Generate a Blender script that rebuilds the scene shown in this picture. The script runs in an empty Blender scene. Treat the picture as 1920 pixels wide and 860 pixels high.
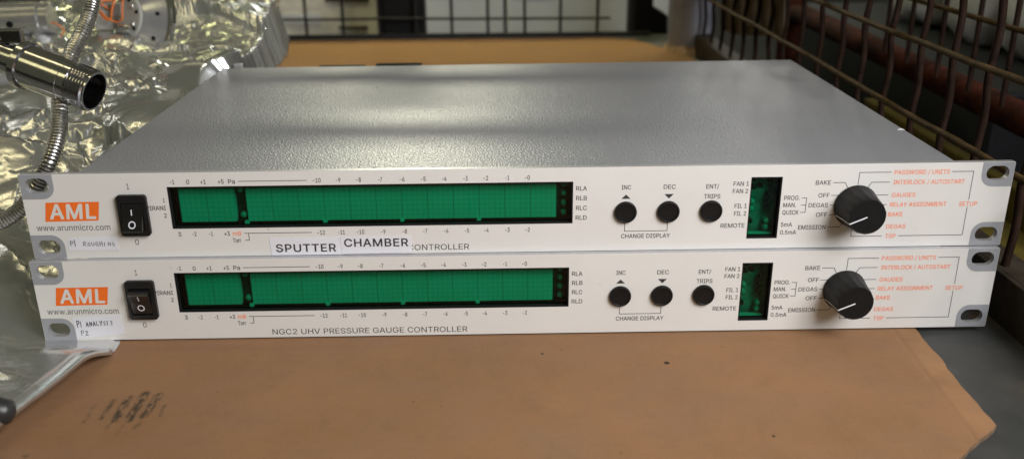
import bpy, bmesh, math, random
from mathutils import Vector, Matrix, noise
from mathutils.geometry import delaunay_2d_cdt

random.seed(7)
SC = bpy.context.scene
COL = SC.collection
MM = 0.001

# ------------------------------------------------------------------ camera
cam_d = bpy.data.cameras.new("camera")
cam = bpy.data.objects.new("camera", cam_d)
COL.objects.link(cam)
right = Vector((0.99976, -0.02052, -0.00722))
fwd = Vector((0.01655, 0.93287, -0.35982))
upv = Vector((0.01412, 0.35962, 0.93299))
cm = Matrix(((right.x, upv.x, -fwd.x, 0.22908), (right.y, upv.y, -fwd.y, -0.42357),
             (right.z, upv.z, -fwd.z, 0.17543), (0, 0, 0, 1)))
cam.matrix_world = cm
cam_d.sensor_width = 36.0
cam_d.lens = 1718.6 / 1920 * 36.0
cam_d.clip_start = 0.01
cam_d.clip_end = 50
cam_d.dof.use_dof = True
cam_d.dof.focus_distance = 0.475
cam_d.dof.aperture_fstop = 9.0
SC.camera = cam

# ------------------------------------------------------------------ world, lamps, exposure
W = bpy.data.worlds.new("World")
SC.world = W
W.use_nodes = True
bg = W.node_tree.nodes["Background"]
bg.inputs[0].default_value = (1.0, 0.98, 0.66, 1)
bg.inputs[1].default_value = 0.082
SC.view_settings.view_transform = 'Standard'
SC.view_settings.look = 'None'
SC.view_settings.exposure = 0
SC.view_settings.gamma = 1


def lamp(name, loc, target, size, power, color):
    d = bpy.data.lights.new(name, 'AREA')
    d.shape = 'RECTANGLE'
    d.size, d.size_y = size
    d.energy = power
    d.color = color
    o = bpy.data.objects.new(name, d)
    COL.objects.link(o)
    o.location = loc
    o.rotation_euler = (Vector(target) - Vector(loc)).to_track_quat('-Z', 'Y').to_euler()
    return o


lamp("front_lamp", (0.72, -0.48, 0.47), (0.38, 0.0, 0.0), (0.46, 0.46), 11.0, (1.0, 0.985, 0.98))
lamp("side_lamp", (-0.55, -0.75, 1.1), (0.05, -0.05, 0.0), (0.4, 0.3), 0.8, (1.0, .90, .45))
lamp("back_lamp", (-0.10, 3.1, 1.05), (0.2, 0.2, 0.04), (0.36, 0.03), 13.5, (1.0, 0.98, 0.76))
lamp("corner_lamp", (1.20, 3.0, 0.98), (0.35, 0.1, 0.04), (0.22, 0.05), 3.0, (1.0, 0.98, 0.9))
lamp("ceiling_lamp", (-0.35, 0.33, 1.95), (-0.35, 0.33, 0.0), (1.6, 0.11), 3.8, (1.0, .86, .48))
lamp("rear_card_fill", (0.15, 1.05, 1.25), (0.15, 1.02, 0.0), (1.0, 0.06), 2.3, (1.0, .97, .44)).data.spread = math.radians(66)  # added fill light, narrow beam brightens the rear cardboard and spares the front
lamp("box_front_fill", (0.25, 1.06, 0.95), (0.22, 1.30, -0.02), (0.9, 0.05), 0.75, (1.0, .97, .80)).data.spread = math.radians(85)  # added unseen fill light to brighten the box fronts behind the mesh
lamp("aisle_lamp", (-1.5, 0.9, 1.6), (-0.1, 0.3, 0.0), (0.06, 0.8), 1.3, (1.0, 0.97, 0.85))


# ------------------------------------------------------------------ helpers
def mesh_obj(name, verts, faces, mats, parent=None, midx=None, smooth=False, loc=(0, 0, 0), recalc=True):
    """verts in millimetres"""
    me = bpy.data.meshes.new(name)
    me.from_pydata([(v[0] * MM, v[1] * MM, v[2] * MM) for v in verts], [], faces)
    if not isinstance(mats, (list, tuple)):
        mats = [mats]
    for m in mats:
        me.materials.append(m)
    if midx:
        for p, i in zip(me.polygons, midx):
            p.material_index = i
    if recalc:
        bm = bmesh.new()
        bm.from_mesh(me)
        bmesh.ops.recalc_face_normals(bm, faces=bm.faces)
        bm.to_mesh(me)
        bm.free()
    for p in me.polygons:
        p.use_smooth = smooth
    return link(name, me, parent, loc)


def link(name, me, parent=None, loc=(0, 0, 0)):
    o = bpy.data.objects.new(name, me)
    COL.objects.link(o)
    o.location = [c * MM for c in loc]
    if parent:
        o.parent = parent
    return o


def thing(name, label, cat, loc=(0, 0, 0), rotz=0, group=None):
    o = bpy.data.objects.new(name, None)
    COL.objects.link(o)
    o.empty_display_size = 0.02
    o.location = [c * MM for c in loc]
    o.rotation_euler = (0, 0, rotz)
    tag(o, label, cat, group)
    return o


def tag(o, label, cat, group=None):
    o["label"] = label
    o["category"] = cat
    if group:
        o["group"] = group
    return o


def structure(o, label=None):
    o["kind"] = "structure"
    if label:
        o["label"] = label
    return o


def smooth_by_angle(o, deg=35):
    me = o.data
    for p in me.polygons:
        p.use_smooth = True
    try:
        me.set_sharp_from_angle(angle=math.radians(deg))
    except Exception:
        pass
    return o


def bevel(o, w, seg=2, ang=40):
    b = o.modifiers.new("b", 'BEVEL')
    b.width = w * MM
    b.segments = seg
    b.limit_method = 'ANGLE'
    b.angle_limit = math.radians(ang)
    b.harden_normals = False
    return o


class MB:
    """collects shapes, in millimetres, into one mesh"""

    def __init__(self):
        self.v, self.f, self.m = [], [], []

    def add(self, vs, fs, mi=0):
        n = len(self.v)
        self.v += [tuple(v) for v in vs]
        self.f += [tuple(i + n for i in f) for f in fs]
        self.m += [mi] * len(fs)
        return self

    def box(self, x0, x1, y0, y1, z0, z1, mi=0, skip=()):
        vs = [(x0, y0, z0), (x1, y0, z0), (x1, y1, z0), (x0, y1, z0), (x0, y0, z1), (x1, y0, z1), (x1, y1, z1), (x0, y1, z1)]
        fs = {'b': (0, 3, 2, 1), 't': (4, 5, 6, 7), 'f': (0, 1, 5, 4), 'k': (2, 3, 7, 6), 'l': (3, 0, 4, 7), 'r': (1, 2, 6, 5)}
        return self.add(vs, [f for k, f in fs.items() if k not in skip], mi)

    def quad(self, pts, mi=0):
        return self.add(pts, [tuple(range(len(pts)))], mi)

    def tube(self, pts, radii, seg=16, mi=0, caps=True):
        pts = [Vector(p) for p in pts]
        if not isinstance(radii, (list, tuple)):
            radii = [radii] * len(pts)
        n0 = None
        vs, fs = [], []
        for i, p in enumerate(pts):
            t = (pts[min(i + 1, len(pts) - 1)] - pts[max(i - 1, 0)]).normalized()
            if n0 is None:
                a = Vector((0, 0, 1)) if abs(t.z) < .9 else Vector((1, 0, 0))
                n0 = (a - t * a.dot(t)).normalized()
            else:
                n0 = (n0 - t * n0.dot(t)).normalized()
            b = t.cross(n0)
            for k in range(seg):
                an = 2 * math.pi * k / seg
                vs.append(p + (n0 * math.cos(an) + b * math.sin(an)) * radii[i])
        for i in range(len(pts) - 1):
            for k in range(seg):
                k2 = (k + 1) % seg
                fs.append((i * seg + k, i * seg + k2, (i + 1) * seg + k2, (i + 1) * seg + k))
        if caps:
            fs.append(tuple(range(seg))[::-1])
            e = (len(pts) - 1) * seg
            fs.append(tuple(e + k for k in range(seg)))
        return self.add(vs, fs, mi)

    def lathe(self, prof, origin=(0, 0, 0), axis=(0, 0, 1), seg=32, mi=0, close=False, flute=None, matf=None):
        """prof: (radius, height along axis)"""
        ax = Vector(axis).normalized()
        a = Vector((0, 0, 1)) if abs(ax.z) < .9 else Vector((1, 0, 0))
        u = (a - ax * a.dot(ax)).normalized()
        w = ax.cross(u)
        o = Vector(origin)
        vs, fs, ms = [], [], []
        for i, (r, h) in enumerate(prof):
            for k in range(seg):
                an = 2 * math.pi * k / seg
                rr = r * (flute(an, i) if flute else 1)
                vs.append(o + ax * h + (u * math.cos(an) + w * math.sin(an)) * rr)
        for i in range(len(prof) - 1):
            for k in range(seg):
                k2 = (k + 1) % seg
                fs.append((i * seg + k, i * seg + k2, (i + 1) * seg + k2, (i + 1) * seg + k))
        if close:
            fs.append(tuple(range(seg))[::-1])
            e = (len(prof) - 1) * seg
            fs.append(tuple(e + k for k in range(seg)))
        return self.add(vs, fs, mi)

    def build(self, name, mats, parent=None, loc=(0, 0, 0), smooth=None, recalc=True):
        o = mesh_obj(name, self.v, self.f, mats, parent, self.m, False, loc, recalc)
        if smooth:
            smooth_by_angle(o, smooth)
        return o


# ------------------------------------------------------------------ materials
def new_mat(name):
    m = bpy.data.materials.new(name)
    m.use_nodes = True
    nt = m.node_tree
    return m, nt, nt.nodes["Principled BSDF"]


def N(nt, t, **kw):
    n = nt.nodes.new(t)
    for k, v in kw.items():
        setattr(n, k, v)
    return n


def objco(nt, scale=(1, 1, 1), rot=(0, 0, 0), loc=(0, 0, 0)):
    tc = N(nt, 'ShaderNodeTexCoord')
    mp = N(nt, 'ShaderNodeMapping')
    mp.inputs['Scale'].default_value = scale
    mp.inputs['Rotation'].default_value = rot
    mp.inputs['Location'].default_value = loc
    nt.links.new(tc.outputs['Object'], mp.inputs['Vector'])
    return mp.outputs['Vector']


def nz(nt, vec, scale, detail=4, rough=0.55):
    n = N(nt, 'ShaderNodeTexNoise')
    n.inputs['Scale'].default_value = scale
    n.inputs['Detail'].default_value = detail
    n.inputs['Roughness'].default_value = rough
    nt.links.new(vec, n.inputs['Vector'])
    return n.outputs['Fac']


def ramp(nt, fac, stops):
    r = N(nt, 'ShaderNodeValToRGB')
    e = r.color_ramp.elements
    while len(e) < len(stops):
        e.new(0.5)
    for i, (p, c) in enumerate(stops):
        e[i].position = p
        e[i].color = (*c, 1) if len(c) == 3 else c
    nt.links.new(fac, r.inputs['Fac'])
    return r.outputs['Color']


def bumpn(nt, bsdf, height, strength, dist):
    b = N(nt, 'ShaderNodeBump')
    b.inputs['Strength'].default_value = strength
    b.inputs['Distance'].default_value = dist
    nt.links.new(height, b.inputs['Height'])
    nt.links.new(b.outputs['Normal'], bsdf.inputs['Normal'])
    return b


def math_(nt, op, a, b=None, clamp=False):
    n = N(nt, 'ShaderNodeMath', operation=op)
    n.use_clamp = clamp
    for i, x in enumerate((a, b)):
        if x is None:
            continue
        if isinstance(x, (int, float)):
            n.inputs[i].default_value = x
        else:
            nt.links.new(x, n.inputs[i])
    return n.outputs[0]


def mixc(nt, fac, a, b):
    n = N(nt, 'ShaderNodeMix', data_type='RGBA')
    if isinstance(fac, (int, float)):
        n.inputs[0].default_value = fac
    else:
        nt.links.new(fac, n.inputs[0])
    for i, x in ((6, a), (7, b)):
        if isinstance(x, tuple):
            n.inputs[i].default_value = (*x, 1)
        else:
            nt.links.new(x, n.inputs[i])
    return n.outputs[2]


def simple(name, c, rough=.5, metal=0., var=.12, vscale=60, bump=0., bscale=400, spec=.5, rvar=.1):
    m, nt, b = new_mat(name)
    v = objco(nt)
    f = nz(nt, v, vscale)
    lo = tuple(x * (1 - var) for x in c)
    hi = tuple(min(1, x * (1 + var)) for x in c)
    nt.links.new(ramp(nt, f, [(.3, lo), (.7, hi)]), b.inputs['Base Color'])
    r = nz(nt, v, vscale * 2.3)
    nt.links.new(math_(nt, 'ADD', math_(nt, 'MULTIPLY', r, rvar * 2), rough - rvar), b.inputs['Roughness'])
    b.inputs['Metallic'].default_value = metal
    b.inputs['Specular IOR Level'].default_value = spec
    if bump:
        bumpn(nt, b, nz(nt, v, bscale, 3), bump, .001)
    return m


M = {}
M['face'] = simple('cream_panel_paint', (.71, .695, .675), .5, 0, .012, 25, .03, 1800, .35, .04)
def face_mat():
    m, nt, b = new_mat('cream_panel_paint')
    v = objco(nt)
    c = ramp(nt, nz(nt, v, 22, 4), [(.3, (.70, .685, .665)), (.7, (.72, .705, .685))])
    oi = N(nt, 'ShaderNodeObjectInfo')
    sh = N(nt, 'ShaderNodeVectorMath', operation='ADD')
    nt.links.new(v, sh.inputs[0])
    nt.links.new(oi.outputs['Location'], sh.inputs[1])
    sm = math_(nt, 'MULTIPLY', math_(nt, 'SUBTRACT', nz(nt, sh.outputs[0], 42, 6, .72), .52), 2.6, True)
    c = mixc(nt, math_(nt, 'MULTIPLY', sm, .16), c, (.50, .45, .38))
    sp = math_(nt, 'MULTIPLY', math_(nt, 'SUBTRACT', nz(nt, sh.outputs[0], 330, 1, .3), .79), 14, True)
    c = mixc(nt, math_(nt, 'MULTIPLY', sp, .5), c, (.2, .17, .13))
    nt.links.new(c, b.inputs['Base Color'])
    nt.links.new(math_(nt, 'ADD', math_(nt, 'MULTIPLY', nz(nt, v, 60, 4), .16), .40), b.inputs['Roughness'])
    b.inputs['Specular IOR Level'].default_value = .35
    bumpn(nt, b, nz(nt, v, 1800, 2), .03, .001)
    return m


M['face'] = face_mat()
M['alu'] = simple('silver_edge', (.50, .50, .53), .42, .6, .06, 300, .05, 900)
M['cornergrey'] = simple('grey_print', (.33, .34, .37), .5, .1, .03, 90, .03, 1500, .4, .03)
M['ink'] = simple('black_ink', (.035, .035, .038), .6, 0, .1, 200)
M['orange'] = simple('orange_ink', (.90, .165, .014), .55, 0, .03, 200)
M['orangetext'] = simple('orange_lettering', (.93, .235, .09), .55, 0, .03, 200)
M['black'] = simple('black_plastic', (.008, .008, .0085), .42, 0, .2, 250, .08, 1500, .4)
M['blackgloss'] = simple('black_button', (.006, .006, .0065), .42, 0, .2, 250, .02, 1500, .35)
M['rocker'] = simple('rocker_plastic', (.007, .007, .0075), .24, 0, .1, 250, .0, 1500, .8, .03)
M['blackmatt'] = simple('black_matt', (.006, .006, .006), .7, 0, .2, 250, .0, 900, .2)
M['knob'] = simple('knob_plastic', (.006, .006, .0063), .5, 0, .2, 250, .12, 1800, .3)
M['white'] = simple('white_mark', (.78, .8, .86), .5, 0, .03, 200)
M['paper'] = simple('label_paper', (.74, .74, .80), .55, 0, .02, 60, .05, 500, .4)
M['pen'] = simple('pen_ink', (.05, .045, .07), .5, 0, .4, 900)
M['pcb'] = simple('dark_board', (.05, .075, .08), .5, 0, .6, 180, .1, 400)
M['pcb2'] = simple('speckled_board', (.24, .34, .34), .4, 0, .55, 170, .3, 260, .8)
M['led'] = simple('led_face', (.70, .73, .73), .5, 0, .05, 90)
M['leddot'] = simple('led_dot', (.82, .85, .84), .35, 0, .03, 90)
M['lens'] = simple('lamp_lens', (.45, .5, .45), .2, 0, .05, 300, 0, 900, .8)
M['ledge'] = simple('light_spacer', (.75, .75, .75), .4, 0, .03, 90)


def chassis_mat():
    m, nt, b = new_mat('grey_texture_paint')
    v = objco(nt)
    f = nz(nt, v, 14, 5)
    nt.links.new(ramp(nt, f, [(.3, (.245, .251, .280)), (.7, (.272, .279, .309))]), b.inputs['Base Color'])
    b.inputs['Roughness'].default_value = .33
    b.inputs['Metallic'].default_value = .12
    b.inputs['Specular IOR Level'].default_value = .6
    n1 = nz(nt, v, 1300, 1, .4)
    n2 = nz(nt, v, 850, 1, .4)
    h = math_(nt, 'ADD', n1, math_(nt, 'MULTIPLY', n2, .8))
    bumpn(nt, b, h, .85, .0003)
    return m


M['chassis'] = chassis_mat()


def filter_mat():
    m, nt, b = new_mat('green_filter')
    nt.nodes.remove(b)
    out = nt.nodes['Material Output']
    tr = N(nt, 'ShaderNodeBsdfTransparent')
    v = objco(nt)
    c = ramp(nt, nz(nt, v, 30, 2), [(.3, (.16, .695, .555)), (.7, (.17, .715, .58))])
    nt.links.new(c, tr.inputs[0])
    gl = N(nt, 'ShaderNodeBsdfGlossy')
    gl.inputs['Roughness'].default_value = .16
    fr = N(nt, 'ShaderNodeFresnel')
    fr.inputs[0].default_value = 1.4
    mx = N(nt, 'ShaderNodeMixShader')
    gm = N(nt, 'ShaderNodeNewGeometry')
    nt.links.new(math_(nt, 'MULTIPLY', fr.outputs[0], math_(nt, 'SUBTRACT', 1.0, gm.outputs['Backfacing'])), mx.inputs[0])
    nt.links.new(tr.outputs[0], mx.inputs[1])
    nt.links.new(gl.outputs[0], mx.inputs[2])
    nt.links.new(mx.outputs[0], out.inputs[0])
    return m


M['filter'] = filter_mat()


def cardboard_mat():
    m, nt, b = new_mat('cardboard')
    v = objco(nt)
    c0 = ramp(nt, nz(nt, v, 9, 6, .6), [(.28, (.218, .116, .055)), (.5, (.266, .141, .070)), (.75, (.312, .162, .084))])
    fib = nz(nt, objco(nt, (1, 1.7, 1)), 420, 4, .7)
    c1 = mixc(nt, math_(nt, 'MULTIPLY', fib, .34), c0, (.175, .09, .042))
    mot = nz(nt, objco(nt, (1, 1.5, 1), loc=(.7, .1, 0)), 28, 6, .7)
    c1 = mixc(nt, math_(nt, 'MULTIPLY', math_(nt, 'SUBTRACT', mot, .42), 2.6, True), c1, (.235, .134, .080))
    dark = nz(nt, objco(nt, (1, .8, 1), loc=(.2, .9, 0)), 60, 5, .75)
    c1 = mixc(nt, math_(nt, 'MULTIPLY', math_(nt, 'MULTIPLY', math_(nt, 'SUBTRACT', dark, .50), 3.0, True), .38), c1, (.15, .085, .045))
    # dirty finger strokes
    mp = objco(nt)
    sx = N(nt, 'ShaderNodeSeparateXYZ')
    nt.links.new(mp, sx.inputs[0])
    x, y = sx.outputs[0], sx.outputs[1]
    wob = math_(nt, 'MULTIPLY', math_(nt, 'SUBTRACT', nz(nt, v, 160, 3), .5), .0012)
    sm = None
    for x0, y0, x1, y1, wd, st in ((47.9, -62.9, 48.3, -78.0, .7, .35), (54.6, -60.7, 54.9, -75.2, .9, .7), (60.5, -58.5, 61.6, -76.9, 1.3, 1.0),
                                   (67.0, -55.5, 67.3, -77.1, 1.4, 1.1), (73.7, -56.6, 72.8, -74.3, 1.3, .95), (79.2, -65.4, 80.1, -74.6, .6, .5),
                                   (73.7, -78.0, 72.3, -83.1, .8, .55), (60.5, -78.4, 60.1, -85.5, .6, .3), (66.5, -81.4, 66.0, -88.5, .6, .25)):
        t_ = math_(nt, 'DIVIDE', math_(nt, 'SUBTRACT', y, y0 * MM), (y1 - y0) * MM, True)
        cx = math_(nt, 'ADD', math_(nt, 'MULTIPLY', t_, (x1 - x0) * MM), x0 * MM)
        cy = math_(nt, 'ADD', math_(nt, 'MULTIPLY', t_, (y1 - y0) * MM), y0 * MM)
        ex = math_(nt, 'SUBTRACT', math_(nt, 'ADD', x, wob), cx)
        ey = math_(nt, 'SUBTRACT', y, cy)
        ds = math_(nt, 'SQRT', math_(nt, 'ADD', math_(nt, 'MULTIPLY', ex, ex), math_(nt, 'MULTIPLY', ey, ey)))
        k_ = math_(nt, 'MULTIPLY', math_(nt, 'SUBTRACT', 1.0, math_(nt, 'DIVIDE', ds, wd * MM * 2.1), True), st * 2.1)
        sm = k_ if sm is None else math_(nt, 'ADD', sm, k_)
    br = math_(nt, 'MULTIPLY', math_(nt, 'SUBTRACT', nz(nt, objco(nt, (1, .38, 1)), 520, 4, .7), .38), 4.0, True)
    sm = math_(nt, 'MULTIPLY', sm, br, True)
    c2 = mixc(nt, math_(nt, 'MULTIPLY', sm, .92), c1, (.03, .025, .02))
    # soft grey scuffs and small specks
    sc_ = math_(nt, 'MULTIPLY', math_(nt, 'SUBTRACT', nz(nt, objco(nt, (1, 1, 1), (0, 0, 0), (.4, .2, 0)), 14, 4), .56), 2.5, True)
    c3 = mixc(nt, math_(nt, 'MULTIPLY', sc_, .85), c2, (.20, .14, .10))
    sp = math_(nt, 'MULTIPLY', math_(nt, 'SUBTRACT', nz(nt, v, 210, 1, .3), .80), 16, True)
    c4 = mixc(nt, math_(nt, 'MULTIPLY', sp, .7), c3, (.07, .05, .03))
    for px_, py_, pr_ in ((.3103, -.0349, .0012), (.2507, -.0239, .0007), (.2600, -.0200, .0004), (.1905, -.0660, .0004), (.344, -.098, .0007)):
        ddx = math_(nt, 'SUBTRACT', x, px_)
        ddy = math_(nt, 'MULTIPLY', math_(nt, 'SUBTRACT', y, py_), 1.0)
        d_ = math_(nt, 'SQRT', math_(nt, 'ADD', math_(nt, 'MULTIPLY', ddx, ddx), math_(nt, 'MULTIPLY', ddy, ddy)))
        c4 = mixc(nt, math_(nt, 'MULTIPLY', math_(nt, 'SUBTRACT', pr_ * 1.3, d_), 3000.0, True), c4, (.012, .010, .009))
    grain = math_(nt, 'MULTIPLY', math_(nt, 'SUBTRACT', nz(nt, v, 900, 3, .7), .35), 1.1, True)
    c4 = mixc(nt, math_(nt, 'MULTIPLY', grain, .42), c4, (.35, .21, .11))
    # worn pale strip along the torn right edge
    edge = math_(nt, 'SUBTRACT', math_(nt, 'ADD', x, math_(nt, 'MULTIPLY', y, -.06)), .4335)
    worn = math_(nt, 'MULTIPLY', math_(nt, 'MULTIPLY', edge, 500.0, True), math_(nt, 'MULTIPLY', math_(nt, 'SUBTRACT', nz(nt, v, 60, 4), .3), 1.8, True))
    c4 = mixc(nt, math_(nt, 'MULTIPLY', worn, .5), c4, (.42, .24, .12))
    # crease lines along the worn right edge
    nt.links.new(c4, b.inputs['Base Color'])
    b.inputs['Roughness'].default_value = .8
    b.inputs['Specular IOR Level'].default_value = .25
    h = math_(nt, 'ADD', fib, math_(nt, 'MULTIPLY', nz(nt, v, 30, 3), 2.0))
    ln = math_(nt, 'SUBTRACT', math_(nt, 'ADD', x, math_(nt, 'MULTIPLY', y, -.06)), .4335)
    cr = math_(nt, 'SUBTRACT', 1.0, math_(nt, 'MULTIPLY', math_(nt, 'ABSOLUTE', ln), 420.0), True)
    flute = math_(nt, 'SINE', math_(nt, 'ADD', math_(nt, 'MULTIPLY', y, 2 * math.pi / .0075), math_(nt, 'MULTIPLY', nz(nt, v, 8, 2), 3.0)))
    h = math_(nt, 'ADD', h, math_(nt, 'MULTIPLY', flute, .10))
    h2 = math_(nt, 'SUBTRACT', h, math_(nt, 'MULTIPLY', cr, 1.6))
    bumpn(nt, b, h2, .35, .0006)
    return m


M['card'] = cardboard_mat()
M['cardedge'] = simple('cardboard_edge', (.17, .11, .07), .9, 0, .35, 300, .5, 500, .2)


def floor_mat():
    m, nt, b = new_mat('worn_sheet_steel')
    v = objco(nt)
    c = ramp(nt, nz(nt, v, 16, 8, .65), [(.3, (.04, .041, .041)), (.55, (.062, .063, .062)), (.75, (.10, .101, .10))])
    rust = math_(nt, 'MULTIPLY', math_(nt, 'SUBTRACT', nz(nt, objco(nt, loc=(.13, .02, 0)), 22, 5), .50), 4, True)
    sx = N(nt, 'ShaderNodeSeparateXYZ')
    nt.links.new(v, sx.inputs[0])
    near = math_(nt, 'MULTIPLY', math_(nt, 'SUBTRACT', sx.outputs[0], .455), 45, True)
    c2 = mixc(nt, math_(nt, 'MULTIPLY', rust, near), c, (.16, .085, .03))
    nt.links.new(c2, b.inputs['Base Color'])
    b.inputs['Roughness'].default_value = .55
    b.inputs['Metallic'].default_value = .2
    bumpn(nt, b, nz(nt, v, 180, 4), .25, .0008)
    return m


M['floor'] = floor_mat()
M['ground'] = simple('concrete_floor', (.005, .0048, .004), .85, 0, .3, 6, .2, 120, .3)


def foil_mat(name, base, rough, transp, metal=1.0):
    m, nt, b = new_mat(name)
    v = objco(nt)
    nt.links.new(ramp(nt, nz(nt, v, 12, 4), [(.3, tuple(x * .88 for x in base)), (.7, base)]), b.inputs['Base Color'])
    b.inputs['Metallic'].default_value = metal
    b.inputs['Roughness'].default_value = rough
    b.inputs['Coat Weight'].default_value = .3
    b.inputs['Coat Roughness'].default_value = .05
    f = nz(nt, v, 130, 3, .6)
    bumpn(nt, b, f, .06, .002)
    out = nt.nodes['Material Output']
    tr = N(nt, 'ShaderNodeBsdfTransparent')
    mx = N(nt, 'ShaderNodeMixShader')
    mx.inputs[0].default_value = transp
    nt.links.new(b.outputs[0], mx.inputs[1])
    nt.links.new(tr.outputs[0], mx.inputs[2])
    nt.links.new(mx.outputs[0], out.inputs[0])
    return m


M['foil'] = foil_mat('metallised_film', (.74, .755, .77), .25, .0, .9)
M['film'] = foil_mat('clear_grey_film', (.62, .65, .64), .2, .34, .85)
M['rolled'] = simple('dark_film_roll', (.035, .037, .038), .34, .3, .3, 60, .2, 80)
M['steel'] = simple('polished_steel', (.54, .54, .56), .16, 1, .06, 200, .02, 900, .5, .05)
M['steeldark'] = simple('dark_bore', (.10, .095, .09), .3, 1, .2, 200)
M['chrome'] = simple('chrome', (.72, .72, .73), .13, 1, .04, 100, 0, 900, .5, .04)
M['flange'] = simple('satin_flange', (.55, .55, .60), .22, .7, .05, 100, .02, 900, .5, .05)
M['dullsteel'] = simple('dull_steel', (.40, .40, .39), .3, .7, .1, 120, .05, 600)
M['ring'] = simple('hose_ring', (.78, .77, .75), .28, 1, .1, 300)
M['ceramic'] = simple('grey_plate', (.40, .40, .38), .5, 0, .1, 120, .1, 300)
M['wireorange'] = simple('orange_wire', (.75, .18, .025), .4, 0, .1, 120)
M['greyhose'] = simple('grey_hose', (.36, .36, .36), .5, 0, .1, 120)
M['rustwire'] = simple('rusty_wire', (.016, .0082, .0055), .75, 0, .5, 90, .4, 300, .08)
M['tanwire'] = simple('tan_wire', (.062, .037, .013), .65, 0, .45, 90, .4, 300, .12)
M['rail'] = simple('brown_rail', (.03, .022, .015), .6, .3, .4, 60, .3, 250, .3)
M['blackwire'] = simple('black_wire', (.016, .016, .017), .55, .2, .3, 90, .1, 300, .4)
M['rustpipe'] = simple('rust_pipe', (.045, .012, .006), .8, 0, .65, 40, .5, 150, .08)
M['post'] = simple('galvanised_post', (.26, .27, .33), .42, .3, .25, 25, .2, 120)
M['blackpost'] = simple('black_rubber', (.006, .0065, .008), .6, 0, .2, 60, .1, 200, .2)
M['weld'] = simple('rusty_weld', (.30, .19, .12), .7, .3, .5, 120, .8, 260)
M['greybox'] = simple('grey_box', (.60, .61, .66), .7, 0, .06, 14, .1, 80, .3)
M['palebox'] = simple('pale_carton', (.66, .63, .58), .75, 0, .3, 22, .1, 80, .3)
M['yellow'] = simple('yellow_paint', (.09, .068, .012), .6, 0, .45, 30, .2, 120, .3)
M['sack'] = simple('white_sack', (.36, .36, .37), .6, 0, .1, 20, .3, 60, .3)
M['gusset'] = simple('rusted_plate', (.05, .033, .015), .7, 0, .45, 40, .4, 150, .3)
M['blueprint'] = simple('blue_print', (.2, .26, .42), .6, 0, .1, 40)


# ------------------------------------------------------------------ flat plates with holes and lettering
def plate_mesh(outer, holes, y0, y1, mats, front_mat=0, side_mat=None):
    """polygon in panel x,z with holes; extruded y0 (front) .. y1 (back)"""
    c = bpy.data.curves.new('plate', 'CURVE')
    c.dimensions = '2D'
    c.fill_mode = 'BOTH'
    for pts in [outer] + list(holes):
        s = c.splines.new('POLY')
        s.points.add(len(pts) - 1)
        for p, q in zip(s.points, pts):
            p.co = (q[0], q[1], 0, 1)
        s.use_cyclic_u = True
    c.extrude = (y1 - y0) / 2
    o = bpy.data.objects.new('plate', c)
    COL.objects.link(o)
    dg = bpy.context.evaluated_depsgraph_get()
    me = bpy.data.meshes.new_from_object(o.evaluated_get(dg))
    bpy.data.objects.remove(o)
    mid = (y0 + y1) / 2
    for v in me.vertices:
        x, z, d = v.co
        v.co = (x * MM, (mid + d) * MM, z * MM)
    bm = bmesh.new()
    bm.from_mesh(me)
    bmesh.ops.remove_doubles(bm, verts=bm.verts, dist=1e-7)
    bmesh.ops.recalc_face_normals(bm, faces=bm.faces)
    bm.normal_update()
    bm.to_mesh(me)
    bm.free()
    me.materials.clear()
    for m in mats:
        me.materials.append(m)
    for p in me.polygons:
        p.use_smooth = False
        p.material_index = front_mat if (side_mat is None or p.normal.y < -.9) else side_mat
    return me


def rrect(x0, x1, z0, z1, r, seg=6, corners='abcd'):
    """rounded rectangle; corners a=bottom left, b=bottom right, c=top right, d=top left"""
    pts = []
    for k, (cx, cz, a0) in zip('abcd', ((x0 + r, z0 + r, 180), (x1 - r, z0 + r, 270), (x1 - r, z1 - r, 0), (x0 + r, z1 - r, 90))):
        if k in corners and r > 0:
            for i in range(seg + 1):
                a = math.radians(a0 + 90 * i / seg)
                pts.append((cx + r * math.cos(a), cz + r * math.sin(a)))
        else:
            pts.append({'a': (x0, z0), 'b': (x1, z0), 'c': (x1, z1), 'd': (x0, z1)}[k])
    return pts


def slot(cx, cz, w, h, seg=8):
    return rrect(cx - w / 2, cx + w / 2, cz - h / 2, cz + h / 2, h / 2 - .01, seg)


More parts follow.
